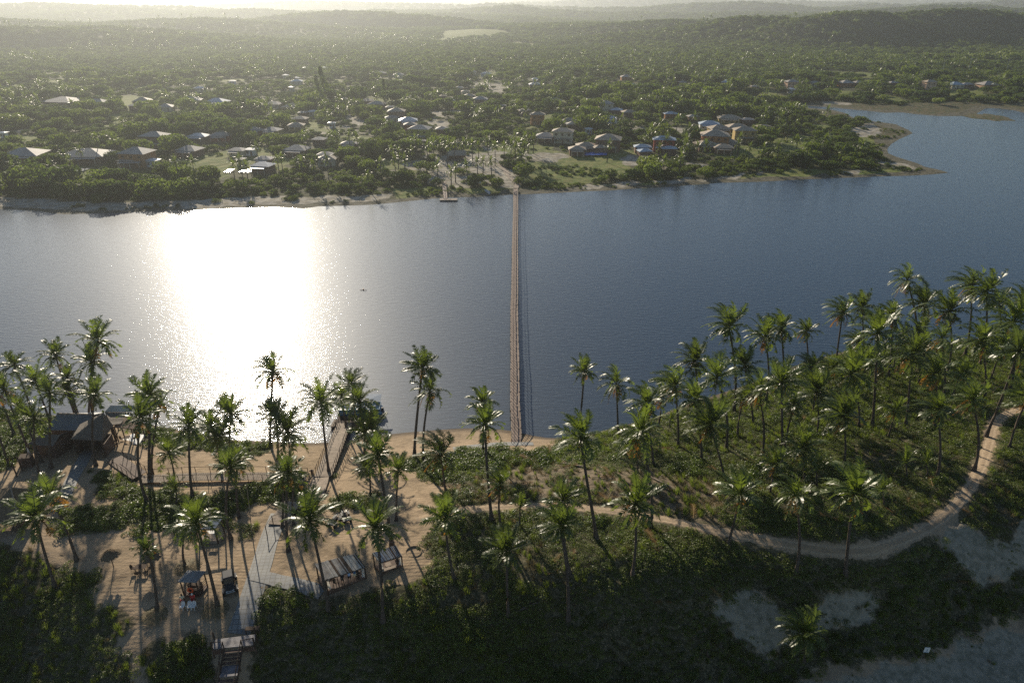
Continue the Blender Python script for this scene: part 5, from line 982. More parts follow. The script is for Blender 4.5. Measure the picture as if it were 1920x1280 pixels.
# fallen dry fronds on the ground (litter)
def fallen_mesh(seed):
    r = random.Random(seed); mb = MB(); L = 2.6; pts = [Vector((L*t, .25*math.sin(t*2+seed), .12+.12*math.sin(t*3.1))) for t in [i/8 for i in range(9)]]; mb.tube(pts, [.05*(1-.8*i/8) for i in range(9)], 4)
    for i in range(18):
        t = (i+1)/19*8; a = min(int(t), 7); c = pts[a].lerp(pts[a+1], t-a)
        for s in (-1,1): e = Vector((.35, s*.5, r.uniform(-.08,.1))); w = Vector((.05,0,.0)); mb.quad([c-w, c+w, c+e*r.uniform(.7,1.1)])
    return mb.mesh('fallen_frond', M['frond_dry'] if seed % 2 else M['grass_dry'])
FM = [fallen_mesh(i) for i in range(4)]
fz = veg*(GX > 0)*(GY > 50)*(vnoise(GX, GY, 12, 95) > -.12)*(GZ > 3); near_scatter('fallen_fronds', np.maximum(fz, bare*veg), 2.6, FM, .6, 1.15, .55)
# root mounds and dry leaf heaps at palm feet on the sand
for (a, b_, lab) in ((408,1140,'heap of dry roots and fallen leaves round the foot of the bent palm'),(295,1150,'mound of dry litter round the foot of the slim small-crowned palm'),(350,1066,'dark litter heap at the foot of the short palm behind the kiosk')):
    q = G(a, b_); mb = MB(); r = random.Random(a)
    for k in range(260):
        t = r.uniform(0, 6.283); d0_ = r.random()**.7*1.5; z = .38*(1-d0_/1.6); p0 = Vector((q.x+d0_*math.cos(t), q.y+d0_*math.sin(t), q.z+z)); e = Vector((math.cos(t+r.uniform(-.4,.4))*.7, math.sin(t+r.uniform(-.4,.4))*.7, -.16)); w = Vector((-math.sin(t), math.cos(t), .1))*.05; mb.quad([p0-w, p0+w, p0+e])
    tag(mb.build('litter_heap', M['grass_dry']), lab, 'leaf heap')

db = inpoly(*proj(GX, GY, GZ)[:2], [(826,902),(960,898),(985,935),(900,948),(835,945)])*1.0; near_scatter('dry_frond_pile', db, .9, FM, .5, .9)
dbb = inpoly(*proj(GX, GY, GZ)[:2], [(930,1030),(1100,1010),(1160,1080),(1100,1130),(960,1110)])*1.0; near_scatter('dry_frond_pile', dbb, 1.8, FM, .5, 1.0, .6)
for (a, b_, R, lab) in ((1022,866,2.3,'big rounded dark bush right of the footbridge foot'),(845,868,1.7,'rounded bush on the sand edge under the palms left of the footbridge'),(1150,862,1.6,'rounded shrub on the slope behind the tall leaning palm'),(1700,705,1.9,'shrub at the lake edge under the far right palms'),(1640,700,1.7,'shrub left of the lake edge shrub under the far right palms'),(628,893,.9,'small leafy shrub at the foot of the palm where pier meets boardwalk'),(170,884,.8,'low shrub round the palm foot on the sand before the pyramid hut'),(560,1128,1.5,'rounded shrub at the top of the dune below the paved branch path')):
    q = G(a, b_); o = empty('shrub', q); tag(o, lab, 'shrub'); inst('foliage', BU[a % 3], o, (0,0,-.1), a, (R*.75, R*.75, R*.8)); MB().tube([(0,0,-.3),(0,0,R*.4)], .06, 5).build('stem', M['bark'], o)
for i, (a, b_, L, az, lab) in enumerate(((1075,873,5,2.6,'pale fallen trunk lying on the brown mound above the road'),(1330,868,4.5,2.5,'fallen dry trunk on the slope among palms in the headland'),(1425,880,4,-.6,'short fallen trunk near the low palm above the road'),(1185,912,5,2.2,'thin fallen trunk beside the brown mound'),(1855,725,4,-.5,'fallen trunk on open ground in the far right grove'),(985,1140,4.5,.3,'grey fallen branch on the dune slope under two palms'),(1240,905,4.5,2.3,'dark log slanting down the bare brown hillside'))):
    q = G(a, b_); e = Vector((math.cos(az)*L, math.sin(az)*L, 0)); pts = [q+e*(t/5-.5) for t in range(6)]; pts = [Vector((p.x+.1*math.sin(k*2+i), p.y, H(p.x, p.y)+.16)) for k, p in enumerate(pts)]
    mb = MB(); mb.tube(pts, [.16,.15,.14,.12,.1,.06], 7); mb.tube([pts[3], pts[3]+Vector((.4,.5,.35)), pts[3]+Vector((.6,.9,.4))], [.06,.045,.02], 5); tag(mb.build('fallen_trunk', M['wood'] if i % 2 == 0 else M['trunk']), lab, 'log')
# ------------------------------------------------------------------ village houses (roof centre px, py, width px, wall colour, roof, storeys)
HS = [(45,284,70,'ochre','g',1),(160,285,86,'brown','g',1),(255,281,56,'orange','g',2),(240,296,36,'brown','g',1),(285,296,24,'white','w',1),(289,250,48,'dark','g',2),(120,186,64,'brown','g',1),(182,190,50,'cream','g',1),(267,186,34,'brown','t',1),(5,245,14,'white','w',1),(252,195,22,'brown','g',1),(310,197,30,'cream','g',1),
(374,163,22,'cream','w',1),(435,150,14,'white','w',1),(407,188,42,'brown','b',1),(400,194,24,'white','w',1),(457,188,30,'brown','b',1),(512,192,34,'cream','g',1),(357,185,40,'brown','g',1),(552,197,44,'ochre','t',1),(587,206,20,'cream','w',1),(567,208,18,'brown','g',1),(562,219,30,'brown','t',1),(555,231,32,'ochre','t',1),(475,240,34,'brown','g',1),(510,240,34,'ochre','g',1),(372,251,38,'brown','w',1),(415,249,42,'red','g',1),(355,276,44,'brown','g',1),(445,277,34,'cream','g',1),(469,276,22,'white','w',1),(495,293,34,'brown','g',1),(492,305,42,'brown','w',1),(557,275,46,'brown','g',1),(610,285,32,'brown','g',1),(612,293,38,'cream','t',1),(450,294,18,'cream','g',1),
(535,139,12,'cream','w',1),(555,144,12,'cream','w',1),(556,150,22,'cream','w',1),(546,161,10,'cream','w',1),(577,173,12,'cream','t',1),(591,179,13,'cream','t',1),(572,125,8,'cream','w',1),(607,125,10,'cream','w',1),(622,227,15,'white','w',1),(598,257,26,'brown','g',1),
(642,183,20,'brown','g',1),(688,186,28,'brown','t',1),(707,192,34,'orange','g',1),(732,198,20,'brown','g',1),(743,205,34,'brown','t',2),(735,217,28,'cream','g',1),(765,222,36,'brown','w',1),(769,230,26,'red','t',1),(787,237,42,'green','g',2),(829,238,26,'brown','g',1),(655,265,34,'brown','g',1),(805,152,20,'cream','g',1),(861,162,16,'cream','g',1),(873,169,18,'cream','t',1),(880,177,24,'brown','t',1),(858,181,20,'cream','w',1),(842,185,22,'cream','b',1),(900,183,30,'brown','g',1),(831,177,14,'brown','t',1),(911,136,20,'white','b',1),(886,133,16,'cream','g',1),(747,138,20,'cream','g',1),(715,135,20,'brown','g',1),(691,129,12,'white','w',1),(911,158,14,'brown','g',1),(943,195,14,'brown','g',1),(790,260,16,'brown','g',1),(776,201,14,'white','w',1),
(1004,146,14,'white','w',1),(1003,156,24,'brown','w',1),(1006,170,12,'brown','g',1),(1039,185,30,'cream','g',1),(984,204,26,'brown','t',1),(1008,211,30,'orange','t',2),(1102,185,22,'brown','g',1),(1136,191,30,'cream','g',2),(1175,142,24,'orange','g',1),(1186,158,22,'cream','w',1),(1156,203,24,'brown','b',1),(1180,207,30,'brown','t',1),(1144,218,26,'white','b',1),(1067,223,34,'brown','t',1),(1075,229,28,'brown','g',1),(1056,242,42,'cream','t',2),(1024,251,40,'brown','g',1),(1258,210,28,'orange','b',1),(1141,256,50,'brown','t',2),(1099,269,40,'brown','t',1),(1082,275,34,'brown','t',1),(1125,272,28,'brown','t',1),(1246,257,44,'red','b',2),(1205,271,34,'brown','b',1),(1209,279,28,'brown','b',1),(1255,274,30,'brown','b',1),(1104,238,14,'white','w',1),(1280,152,16,'cream','g',1),
(1365,152,28,'orange','b',1),(1381,159,28,'brown','g',1),(1430,151,26,'cream','g',1),(1416,160,18,'brown','g',1),(1485,151,26,'peach','g',2),(1484,165,16,'white','w',1),(1527,153,22,'cream','g',1),(1587,153,28,'orange','g',1),(1300,215,24,'brown','g',1),(1330,229,40,'white','b',1),(1367,218,44,'ochre','t',1),(1402,221,26,'brown','g',1),(1349,237,42,'ochre','t',1),(1382,234,40,'brown','t',1),(1397,240,44,'ochre','t',2),(1432,235,32,'dark','t',1),(1341,249,54,'orange','t',2),(1365,262,36,'brown','t',1),(1324,266,42,'brown','t',1),(1357,272,38,'brown','t',1),
(1610,153,24,'brown','g',1),(1675,153,20,'brown','g',1),(1744,151,24,'peach','t',2),(1791,156,28,'cream','b',1),(1814,156,24,'brown','g',1),(1852,156,34,'peach','g',1),(1913,154,26,'brown','t',1)]
WN = dict(g='grey roof,', t='tan roof,', w='white roof,', b='pale blue roof,'); RM = dict(g='roof_tile', t='roof_tile_warm', w='roof_white', b='roof_blue')
def far_zone(px, py):
    a = 'behind left shore' if px < 340 else 'behind sun glitter' if px < 640 else 'left of bridgehead' if px < 960 else 'right of bridgehead' if px < 1290 else 'on wooded point' if (px < 1460 and py > 200) else 'across the marsh'
    return a, ('nearest the lake' if py > 262 else 'front rows' if py > 225 else 'middle rows' if py > 180 else 'back rows')
hz_ = {}; HOUSE_POS = []
for i, h in enumerate(HS): hz_.setdefault((far_zone(h[0], h[1]), h[3], h[4], h[5]), []).append(i)
def half_hip(mb, w, d, z, rise, ov=.55):
    a, b_ = w/2+ov, d/2+ov; r = max(0, a-b_)*.9; mb.quad([(-a,-b_,z),(a,-b_,z),(r,0,z+rise),(-r,0,z+rise)]); mb.quad([(a,b_,z),(-a,b_,z),(-r,0,z+rise),(r,0,z+rise)]); mb.quad([(a,-b_,z),(a,b_,z),(r,0,z+rise)]); mb.quad([(-a,b_,z),(-a,-b_,z),(-r,0,z+rise)]); mb.quad([(-a,b_,z),(a,b_,z),(a,-b_,z),(-a,-b_,z)])
for i, (px, py, w, wc, rf, st_) in enumerate(HS):
    r = random.Random(i*13); hh = 2.9*st_; rise = 1.9; g0 = GF(px, py, hh+rise*.45); zc = g0.y*cp-(g0.z-CAM_H)*sp; W = max(4.5, w*zc/FPX/1.02); ov = .7; W -= 2*ov; D = W*r.uniform(.62,.85); rz = r.uniform(-.22,.22); rise = min(2.6, D*.24)
    o = empty('house', g0, rz); zn = far_zone(px, py); mem = sorted(hz_[(zn, wc, rf, st_)], key=lambda j: HS[j][0]); lab = ('two-storey ' if st_ == 2 else '')+wc.replace('dark', 'dark brown')+' house, '+WN[rf]+' '+zn[0]+', '+zn[1]
    if len(mem) > 1: lab += (', '+ORD[mem.index(i)]+' from left')
    tag(o, ' '.join(lab.split()[:16]), 'house', 'village houses across the lake'); HOUSE_POS.append((g0.x, g0.y, W*.62, D))
    MB().box((0,0,hh/2-.5), (W, D, hh+1.0)).build('wall', M['wall_'+wc], o); mb = MB(); half_hip(mb, W, D, hh-.02, rise, ov); mb.build('roof', M[RM[rf]], o)
    nw = max(2, int(W/3)); 
    for s in range(nw):
        for f in range(st_):
            x = (s+.5)/nw*W-W/2
            if s == nw//2 and f == 0: MB().box((x,-D/2-.02,1.0), (.95,.08,2.05)).build('door', M['wood_brown'], o)
            else: MB().box((x,-D/2-.02,1.5+f*2.85), (1.2,.08,1.1)).build('window', M['glass'], o)
    if w > 30 and py > 200:
        pr = MB(); y0 = -D/2-ov-1.6; pr.quad([(-W*.4,y0,2.3),(W*.4,y0,2.3),(W*.4,-D/2-.05,2.75),(-W*.4,-D/2-.05,2.75)]); pr.build('porch_roof', M[RM[rf]], o)
        for x in (-W*.38, 0, W*.38): MB().box((x,y0+.15,1.0), (.2,.2,2.5)).build('porch_post', M['wall_cream'], o)
# open shelter above the far dock
g0 = GF(856, 300); o = empty('open_shelter', g0, .1); tag(o, 'open-sided brown gabled shelter above the sandy far landing', 'shelter'); mb = MB(); 
for s in (-1,1): mb.quad([(-4.6,s*3.4,2.6),(4.6,s*3.4,2.6),(4.2,0,4.4),(-4.2,0,4.4)])
mb.build('roof', M['roof_tile_warm'], o); HOUSE_POS.append((g0.x, g0.y, 5, 6))
for x in (-4,-1.4,1.4,4):
    for y in (-3,3): MB().box((x,y,1.2), (.3,.3,2.9)).build('post', M['wood_dark'], o)
MB().box((0,2.6,1.0), (7,.2,2.0)).build('wall', M['wall_brown'], o)
g0 = GF(1117, 291); mb = MB(); n = 9
for i in range(n):
    for j in range(5): pass
tx, ty = np.meshgrid(np.linspace(-5.4,5.4,19), np.linspace(-3,3,9), indexing='ij'); tz = .35+vnoise(tx*3, ty*3, 4, 61)*.7; tp = grid_mesh('tarpaulin', g0.x+tx+ty*.2, g0.y+ty, g0.z+tz+.3, M['tarp'], {}); tag(tp, 'bright blue tarpaulin spread on the lawn before the tan-roofed houses', 'tarpaulin'); HOUSE_POS.append((g0.x, g0.y, 6, 4))
g0 = GF(1304, 255); o = empty('flowering_shrub', g0); tag(o, 'crimson flowering bougainvillea beside the orange house on the point', 'shrub'); inst('crown', bush_mesh('red_crown', 333, M['red_bloom'], 500, .2), o, (0,0,1.0), 0, (3.6,2.6,2.4)); MB().tube([(0,0,-.3),(0,0,1.6)], .12, 6).build('trunk', M['bark'], o)
# swimming pools / bright sheets catching the sun
for (a, b_, w, lab) in ((430,321,14,'small pool flashing white in the sun behind the trees of the glitter shore'),(463,321,26,'wet grey terrace beside the flashing pool'),(150,319,30,'blue pool in front of the long brown house'),(225,317,10,'small white patio slab under the orange house')):
    g0 = GF(a, b_); zc = g0.y*cp; W = w*zc/FPX; tag(MB().box(g0+Vector((0,0,.12)), (W, 6, .3)).build('pool', wm if 'pool' in lab else M['plastered']), lab, 'pool' if 'pool' in lab else 'patio'); HOUSE_POS.append((g0.x, g0.y-3, W*.5+2, 6))
# far landing stage and its ramp
o = empty('landing_stage', P(841, 376, 0)); tag(o, 'small floating landing stage off the far shore with a railed gangway', 'landing stage'); q = P(841,376,.5)-P(841,376,0)
MB().box((0,0,.35), (6.6,2.2,.3)).build('floor_deck', M['wood'], o); MB().box((0,0,.05), (6.2,1.9,.5)).build('float', M['rubber'], o)
a = Vector((-1.2,.8,.6)); e = GF(832,343)+Vector((0,0,.9))-P(841,376,0); plank_deck('gangway', [a, e], 1.5, M['wood_red'], o, .12, .5)
for s in (-1,1): d = (e-a); n_ = Vector((-d.y, d.x, 0)).normalized()*.75*s; rl_ = MB().tube([a+n_+Vector((0,0,1)), e+n_+Vector((0,0,1))], .07, 5); [rl_.tube([a.lerp(e, t/6)+n_, a.lerp(e, t/6)+n_+Vector((0,0,1))], .06, 5) for t in range(7)]; rl_.build('railing', M['wood_dark'], o)
def rowboat(q, rz, mt, lab, L=4.2):
    o = empty('rowing_boat', q, rz); tag(o, lab, 'boat'); n = 9; outl = []; mb = MB(); prev = None
    for i in range(n+1):
        t = i/n; x = (t-.5)*L; w = .75*math.sin(math.pi*min(1, .18+t*.82))**.6; ring = [Vector((x,-w,.55)), Vector((x,-w*.6,.08)), Vector((x,w*.6,.08)), Vector((x,w,.55))]
        if prev: [mb.quad([prev[k], prev[k+1], ring[k+1], ring[k]]) for k in range(3)]
        else: mb.quad(ring)
        prev = ring
    mb.quad(prev); mb.build('hull', M[mt], o)
    for x in (-.9, .5): MB().box((x,0,.42), (.25,1.25,.05)).build('thwart', M['wood'], o)
rowboat(GF(913,361)+Vector((0,0,.1)), 1.9, 'whitepaint', 'pale upturned-looking rowing boat drawn up left of the footbridge head', 6); rowboat(GF(930,363)+Vector((0,0,.1)), .5, 'boat_yellow', 'small yellow boat drawn up on the bank beside the footbridge head', 4)
g0 = GF(979,342); tag(MB().lathe(g0+Vector((0,0,.7)), [(.01,-.7),(.5,-.5),(.7,0),(.5,.5),(.01,.7)], 12).build('water_tank', M['white']), 'round white tank on the bank just right of the footbridge head', 'tank')
for (a, b_, lab) in ((898,348,'small white notice board on the sand left of the footbridge head'),): g0 = GF(a, b_); o = empty('notice_board', g0); tag(o, lab, 'sign'); MB().box((0,0,1.5), (1.8,.08,1.0)).build('sign_board', M['whitepaint'], o); [MB().box((x,.05,.6), (.1,.08,1.6)).build('post', M['wood_dark'], o) for x in (-.7,.7)]
bw6, _ = None, None
pp = [GF(a, b_)+Vector((0,0,.25)) for a, b_ in ((967,354),(970,346),(958,335),(948,322),(938,308))]; o = empty('far_walkway', (0,0,0)); tag(o, 'pale plank walkway climbing from the footbridge head through the far sand', 'walkway'); plank_deck('deck', pp, 2.0, M['wood'], o, .1, .5)
# distant lattice masts and power poles
def mast(px, py_base, d, hgt, lab):
    x0 = (px-960)/FPX*(d*cp+70*sp); z0 = Hf(x0, d); o = empty('lattice_mast', (x0, d, z0)); tag(o, lab, 'mast', 'distant masts'); 
    for sx, sy in ((-1,-1),(1,-1),(1,1),(-1,1)): MB().tube([(sx*1.6*hgt/40,sy*1.6*hgt/40,-2),(sx*.2,sy*.2,hgt)], .28*hgt/40, 4).build('leg', M['rubber'], o)
    br_ = MB()
    for k in range(8): z = hgt*k/8; z2 = hgt*(k+1)/8; w1 = 1.6*hgt/40*(1-k/8)+.2; w2 = 1.6*hgt/40*(1-(k+1)/8)+.2; br_.tube([(-w1,-w1,z),(w2,-w2,z2)], .12, 3); br_.tube([(w1,w1,z),(-w2,w2,z2)], .12, 3)
    br_.build('bracing', M['rubber'], o)
mast(1488, 8, 3600, 62, 'tall thin lattice mast on the horizon, left one of the three'); mast(1733, 6, 4200, 62, 'thin lattice mast on the right horizon, middle one of the three'); mast(1745, 6, 4400, 62, 'thin lattice mast on the right horizon, rightmost of the three'); mast(725, 16, 2200, 22, 'small pale mast on the hazy left hill')
for i, (a, b_) in enumerate(((1711,142),(1765,140),(1815,136),(1886,135),(1240,120),(1380,118),(1080,96))):
    g0 = GF(a, b_); o = empty('utility_pole', g0); tag(o, 'thin utility pole with crossarm above the trees, '+ORD[i]+' listed from the right-hand inlet houses' if False else 'thin utility pole with crossarm above the distant trees, %s from the left' % ORD[sorted([1711,1765,1815,1886,1240,1380,1080]).index(a)], 'pole', 'utility poles in the woods'); MB().tube([(0,0,-.5),(0,0,13)], .22, 5).build('post', M['wall_cream'], o); MB().box((0,0,12.2), (3.0,.25,.25)).build('crossarm', M['wood'], o)
# ------------------------------------------------------------------ far vegetation
nocl = np.maximum(np.maximum(sandf, marshf), grassf*.999)
def farval(A, X, Y):
    i = np.clip(np.interp(np.log(np.maximum(Y, 191)), _lnY, np.arange(nr)), 0, nr-1).astype(int); j = np.clip((X/Y+.98)/1.96*(nc-1), 0, nc-1).astype(int); return A[i, j]
def house_clear(X, Y, m=0.0):
    k = np.ones(X.shape, bool)
    for x, y, w, d in HOUSE_POS: k &= ~((np.abs(X-x) < w+m+1.5) & (Y < y+d*.5+1.5+m) & (Y > y-d*.5-8-m))
    return k
def front_clear(X, Y, hgt):     # crowns that would stand in front of a roof seen from the lake
    k = np.ones(X.shape, bool)
    for x, y, w, d in HOUSE_POS: t = (y-Y); k &= ~((np.abs(X-x*(Y/y)) < w*.8+1.5) & (t > 0) & (t < 14+hgt*1.2))
    return k
TREEN = [('tree_far', 5.0)]
def far_points(y0, y1, s0, grow, jit=.5, lim=1.02):
    xs, ys = [], []; y = y0
    while y < y1:
        s = s0+grow*(y-y0); n = int(2*.86*y/s)+1; xs.append((np.arange(n)-n/2)*s+rng.uniform(-jit, jit, n)*s); ys.append(y+rng.uniform(-jit, jit, n)*s); y += s*.9
    return np.concatenate(xs), np.concatenate(ys)
# (1) individual broadleaf trees: named ones first, then the nearest of the wood
def far_tree(px, py, R, mesh, lab, grp=None, up=None, hgt=None, cat='tree'):
    hgt = hgt or R*.9; g0 = GF(px, py); o = empty('broadleaf_tree', g0); tag(o, lab, cat, grp); inst('crown', mesh, o, (0,0,hgt*.35), random.uniform(0,6.28), (R, R, hgt*.95)); MB().tube([(0,0,-.5),(R*.05,0,hgt*.35),(0,0,hgt*.8)], [R*.07,R*.05,.05], 5).build('trunk', M['bark'], o); return g0
cas = [conifer_mesh(i) for i in range(2)]
for i, (a, b_, R, hh, lab) in enumerate(((611,196,9,23,'tall dark feathery tree towering over the village behind the glitter'),(600,198,7,18,'feathery dark tree close left of the tallest feathery tree'),(721,190,6,14,'dark columnar tree left of the long row of roofs'))):
    g0 = GF(a, b_); o = empty('feathery_tree', g0); tag(o, lab, 'tree'); inst('crown', cas[i % 2], o, (0,0,hh*.08), i, (R*1.3, R*1.3, hh*.62)); MB().tube([(0,0,-.5),(0,0,hh*.9)], [.5,.1], 6).build('trunk', M['bark'], o); HOUSE_POS.append((g0.x, g0.y, 3, 3))
lime = [(8,190,9,'bright green rounded tree at the left edge behind the white sand strip'),(25,242,9,'lime green tree near the left edge above the white sand line'),(238,232,4,'small round lime tree amid darker woods on the left'),(45,215,7,'pale green spreading tree left of centre of the left woods'),(108,180,5,'yellow-green crown beside the long grey roof at left'),(105,356,3,'tiny lime shrub on the left glitter shore')]
for a, b_, R, lab in lime: far_tree(a, b_, R, TREES[5], lab, hgt=R*.9)
for i, (a, b_, R) in enumerate(((1742,116,8),(1752,117,8),(1785,114,6),(1825,113,6),(1848,118,9),(1880,114,10),(1893,117,9),(1805,120,6))): far_tree(a, b_, R, TREES[5], 'lime green tree in the bright row below the right hill, %s from the left' % ORD[sorted([1742,1752,1785,1825,1848,1880,1893,1805]).index(a)], 'bright tree row', hgt=R*1.2)
for i, (a, b_, R) in enumerate(((1499,188,5),(1511,190,5),(1762,180,6),(1758,196,5),(1797,192,3),(1832,190,5))): far_tree(a, b_, R, TREES[5] if i % 2 else TREES[1], 'fresh green tree on the marsh edge of the inlet, %s from the left' % ORD[sorted([1499,1511,1762,1758,1797,1832]).index(a)], 'marsh edge trees')
# (2) the wood in three belts
X, Y = far_points(250, 700, 6.0, .004); V_ = farval(sd, X, Y); k = (V_ > 9) & (farval(nocl, X, Y) < .5) & house_clear(X, Y); k &= front_clear(X, Y, 6) | (rng.random(X.size) < .04)
lush = vnoise(X, Y, 40, 71)+vnoise(X, Y, 15, 72)*.6; k &= (lush > -.42) ; X, Y = X[k], Y[k]; Z = farval(FZ, X, Y); px, py, zc = proj(X, Y, Z); k = (px > -80) & (px < 2000); X, Y, Z, px, py = X[k], Y[k], Z[k], px[k], py[k]
SZ = (2.4+rng.random(len(X))**2.0*5.0)*(1+vnoise(X, Y, 45, 73)*1.1); near_shore = farval(sd, X, Y) < 45; SZ = np.where(near_shore, SZ*.8, SZ)
zc = Y*cp-(Z-CAM_H)*sp; rank = np.argsort(-SZ/zc); ind = rank[:262]; rest = np.ones(len(X), bool); rest[ind] = False
VK = rng.choice([0,0,1,2,3,3,4,1,5], len(X), p=[.15,.12,.15,.13,.12,.1,.1,.07,.06])
TL = {0:'dense dark green tree ',1:'mid green rounded tree ',2:'dark spreading tree ',3:'mid green lumpy tree ',4:'dark lumpy tree ',5:'lime green tree '}
def tzone(px, py): a, b_ = far_zone(px, py); return a+(' close to the water' if py > 300 else ' among the front houses' if py > 250 else ' between the middle houses' if py > 200 else ' in the back woods')
zmem = {}
for j in ind: zmem.setdefault((TL[VK[j]], tzone(px[j], py[j])), []).append(j)
for (tl, tz_), js in zmem.items():
    js.sort(key=lambda j: px[j])
    for n_, j in enumerate(js):
        o = empty('broadleaf_tree', (X[j], Y[j], Z[j]-.2)); tag(o, tl+tz_+((', %s from the left' % ORD[n_]) if 1 < len(js) <= len(ORD) else ''), 'tree', 'broadleaf trees across the lake'); R = float(SZ[j]); hh = R*random.uniform(.95,1.25); inst('crown', TREES[VK[j]], o, (0,0,hh*.25), random.uniform(0,6.28), (R, R, hh)); tm = MB().tube([(0,0,-.5),(R*.06,0,hh*.4),(0,0,hh*.8)], [R*.07,R*.05,.04], 5).build('trunk', M['bark'], o)
def stuff_trees(name, X, Y, Z, S, meshes, prob=None):
    print('stuff', name, len(X)); return tag(scatter(name, np.c_[X, Y, Z], S, rng.choice(len(meshes), len(X), p=prob), meshes), kind='stuff')
stuff_trees('wood_near_village', X[rest], Y[rest], Z[rest]+SZ[rest]*.15, SZ[rest], TREES, [.25,.2,.2,.15,.16,.04])
# understory
X, Y = far_points(235, 560, 3.4, .006); V_ = farval(sd, X, Y); k = (V_ > 7) & (farval(sandf, X, Y) < .5) & (farval(marshf, X, Y) < .5) & house_clear(X, Y, -1) & ((farval(grassf, X, Y) < .5) | (rng.random(X.size) < .06)); k &= rng.random(X.size) < .75; X, Y = X[k], Y[k]; Z = farval(FZ, X, Y); k = np.abs(X) < .84*Y; X, Y, Z = X[k], Y[k], Z[k]
stuff_trees('undergrowth_village', X, Y, Z-.1, rng.uniform(1.0, 2.2, len(X)), [MASS[0], MASS[1], MASS[2], TREES[1]])
X, Y = far_points(700, 1500, 7.0, .003); k = (farval(nocl, X, Y) < .5) & (np.abs(X) < .84*Y) & (farval(sd, X, Y) > 10) & house_clear(X, Y, 1) & front_clear(X, Y, 4); X, Y = X[k], Y[k]; Z = farval(FZ, X, Y); stuff_trees('middle_wood', X, Y, Z+.5, (3.4+rng.random(len(X))**2*4.5)*(1+vnoise(X, Y, 80, 74)*.5), MASS+[TREES[5]], [.4,.27,.3,.03])
X, Y = far_points(1500, 7000, 10, .010); k = (farval(nocl, X, Y) < .5) & (np.abs(X) < .84*Y); X, Y = X[k], Y[k]; Z = farval(FZ, X, Y); stuff_trees('distant_wood', X, Y, Z, rng.uniform(5, 9, len(X))*(1+(Y-1500)/2600), MASS)
# (3) village palms
PV = [(178,258,9),(212,262,10),(150,283,8),(92,312,7),(22,312,7),(128,300,7),(118,290,7),(360,303,10),(330,305,9),(435,310,10),(460,312,11),(480,275,7),(520,300,11),(526,296,10),(565,305,12),(588,310,9),(450,300,8),(612,300,8),(568,254,7),(575,252,7),(622,255,9),(630,256,9),(670,260,11),(655,256,9),(720,232,8),(755,190,7),(765,185,8),(780,187,7),(815,178,8),(870,200,7),(920,150,8),(660,170,7),(700,165,7),(455,172,8),(470,170,8),(610,212,9),(620,215,8),
 (735,282,9),(745,285,8),(770,283,8),(713,305,7),(740,300,9),(757,300,7),(690,330,8),(780,262,8),(800,275,10),(812,270,9),(825,272,9),(838,275,8),(850,268,8),(870,268,9),(885,270,9),(897,275,10),(915,265,8),(928,275,11),(945,275,9),(958,272,9),(965,280,11),(975,270,10),(990,262,10),(820,310,6),(853,315,5),(845,322,5),(876,310,5),(895,305,6),(905,302,6),(922,303,4),
 (1000,262,11),(985,258,10),(965,256,9),(1150,232,9),(1165,222,8),(1118,222,9),(1218,255,14),(1225,252,13),(1250,262,10),(1238,278,9),(1247,300,9),(1275,298,9),(1285,275,10),(1280,290,10),(1140,272,9),(1225,240,8),(1240,230,8),(1270,225,9),(1295,240,9),(1302,218,8),(1288,262,10),(1308,275,9),(1052,200,8),(1078,205,8),(1095,195,8),(1160,180,8),(1200,190,8),(1215,185,7),(1265,195,8),
 (1385,272,8),(1408,276,8),(1432,278,9),(1462,272,8),(1548,262,11),(1552,260,9),(1517,275,7),(1495,265,6),(1612,270,9),(1620,272,9),(1580,282,7),(1448,268,6),(1470,262,6),(1475,264,6),(1487,262,6),(1497,264,6),(1388,258,7),(1367,205,7),(1435,196,6),(1440,165,8),(1460,160,8),(1500,162,8),(1510,158,8),(1560,160,7),(1640,165,8),(1650,160,8),(1628,160,7),(1720,160,7),(1770,165,8),(1870,152,8),(1880,150,8),(1315,180,7),(1395,150,6),(1305,150,7),(1330,150,7)]
TALLW = {1448,1470,1475,1487,1497}
vz = {}; PVP = []
for (a, b_, rp) in PV: vz.setdefault((far_zone(a, b_)), []).append((a, b_, rp))
def village_palm(g0, R, hgt, lab, k):
    o = empty('coconut_palm', g0); tag(o, lab, 'palm tree', 'palms among the village houses'); ln = random.uniform(-.06,.06)*hgt; inst('crown', CS[k % 4], o, (ln,0,hgt), random.uniform(0,6.28), R); inst('trunk', VT, o, (0,0,0), 0, (1,1,hgt), (0, math.atan2(ln, hgt), 0))
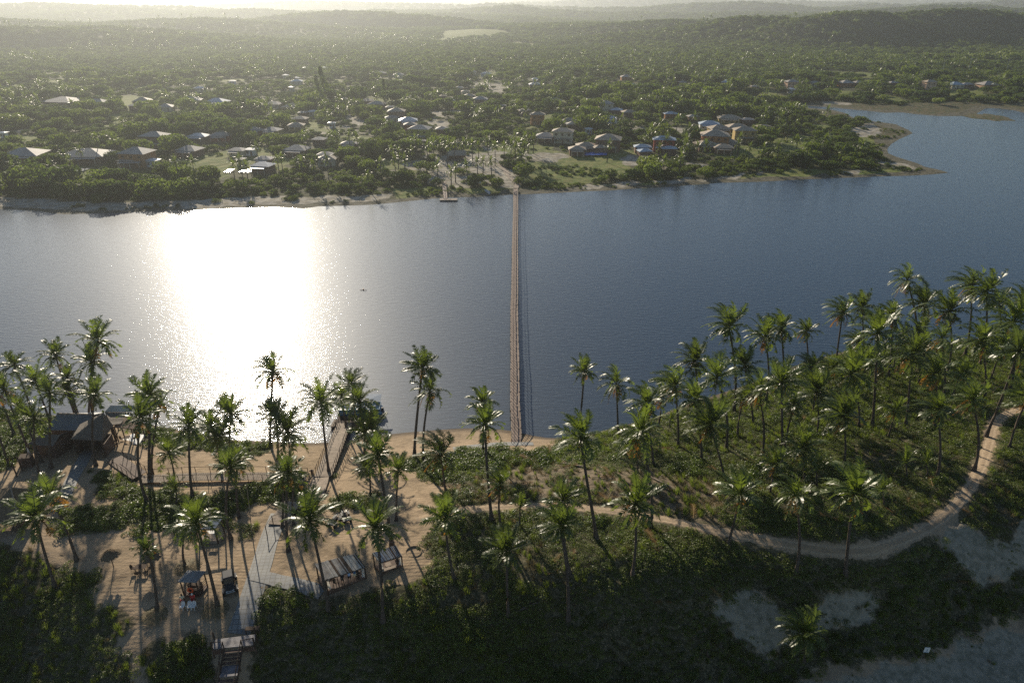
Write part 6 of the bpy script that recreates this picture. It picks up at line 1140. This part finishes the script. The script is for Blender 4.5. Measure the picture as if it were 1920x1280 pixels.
VT = MB().tube([(0,0,-.06),(0,0,.5),(0,0,1.0)], [.24,.18,.13], 6).mesh('palm_trunk_far', [M['trunk']])
cnt = 0
for (zn), L_ in vz.items():
    L_.sort()
    for n_, (a, b_, rp) in enumerate(L_):
        hh = 16.0 if a in TALLW else random.uniform(5.5, 9.5); g0 = GF(a, b_, hh) if a not in TALLW else GF(a, b_); zc = g0.y*cp; R = rp*zc/FPX*(1.25 if a not in TALLW else .9)
        pos = ', %s from the left' % ORD[n_] if n_ < len(ORD) else ', beyond the twenty-eighth from the left'
        village_palm(g0, max(R, 2.6), hh, ('tall fan-topped palm ' if a in TALLW else 'palm ')+zn[0]+' '+zn[1]+pos, cnt); cnt += 1
X, Y = far_points(300, 760, 11, .02); k = (farval(nocl, X, Y) < .5) & house_clear(X, Y) & (farval(sd, X, Y) > 28) & (np.abs(X) < .84*Y) & (vnoise(X, Y, 70, 81)+vnoise(X, Y, 25, 82)*.5 > .02) & front_clear(X, Y, 5); k &= rng.random(X.size) < .6; X, Y = X[k], Y[k]; Z = farval(FZ, X, Y)+rng.uniform(4, 8, len(X))
stuff_trees('palm_tops_beyond', X, Y, Z, rng.uniform(2.6, 3.8, len(X)), CS)
X, Y = far_points(760, 1500, 26, .03); k = (np.abs(X) < .84*Y) & (vnoise(X, Y, 110, 83) > .05) & (farval(nocl, X, Y) < .5); X, Y = X[k], Y[k]; stuff_trees('palm_tops_hills', X, Y, farval(FZ, X, Y)+rng.uniform(7, 11, len(X)), rng.uniform(3, 4.2, len(X)), CS)
# low scrub on the banks of the far shore
X, Y = far_points(225, 470, 2.2, .004); v = farval(sd, X, Y); k = (v > 3) & (v < 40) & (farval(sandf, X, Y) < .5) & (vnoise(X, Y, 11, 85)+vnoise(X, Y, 4, 86)*.5 > .12) & (np.abs(X) < .84*Y); X, Y = X[k], Y[k]; stuff_trees('shore_scrub', X, Y, farval(FZ, X, Y), rng.uniform(.6, 1.5, len(X)), [MASS[0], MASS[1], TREES[1]])
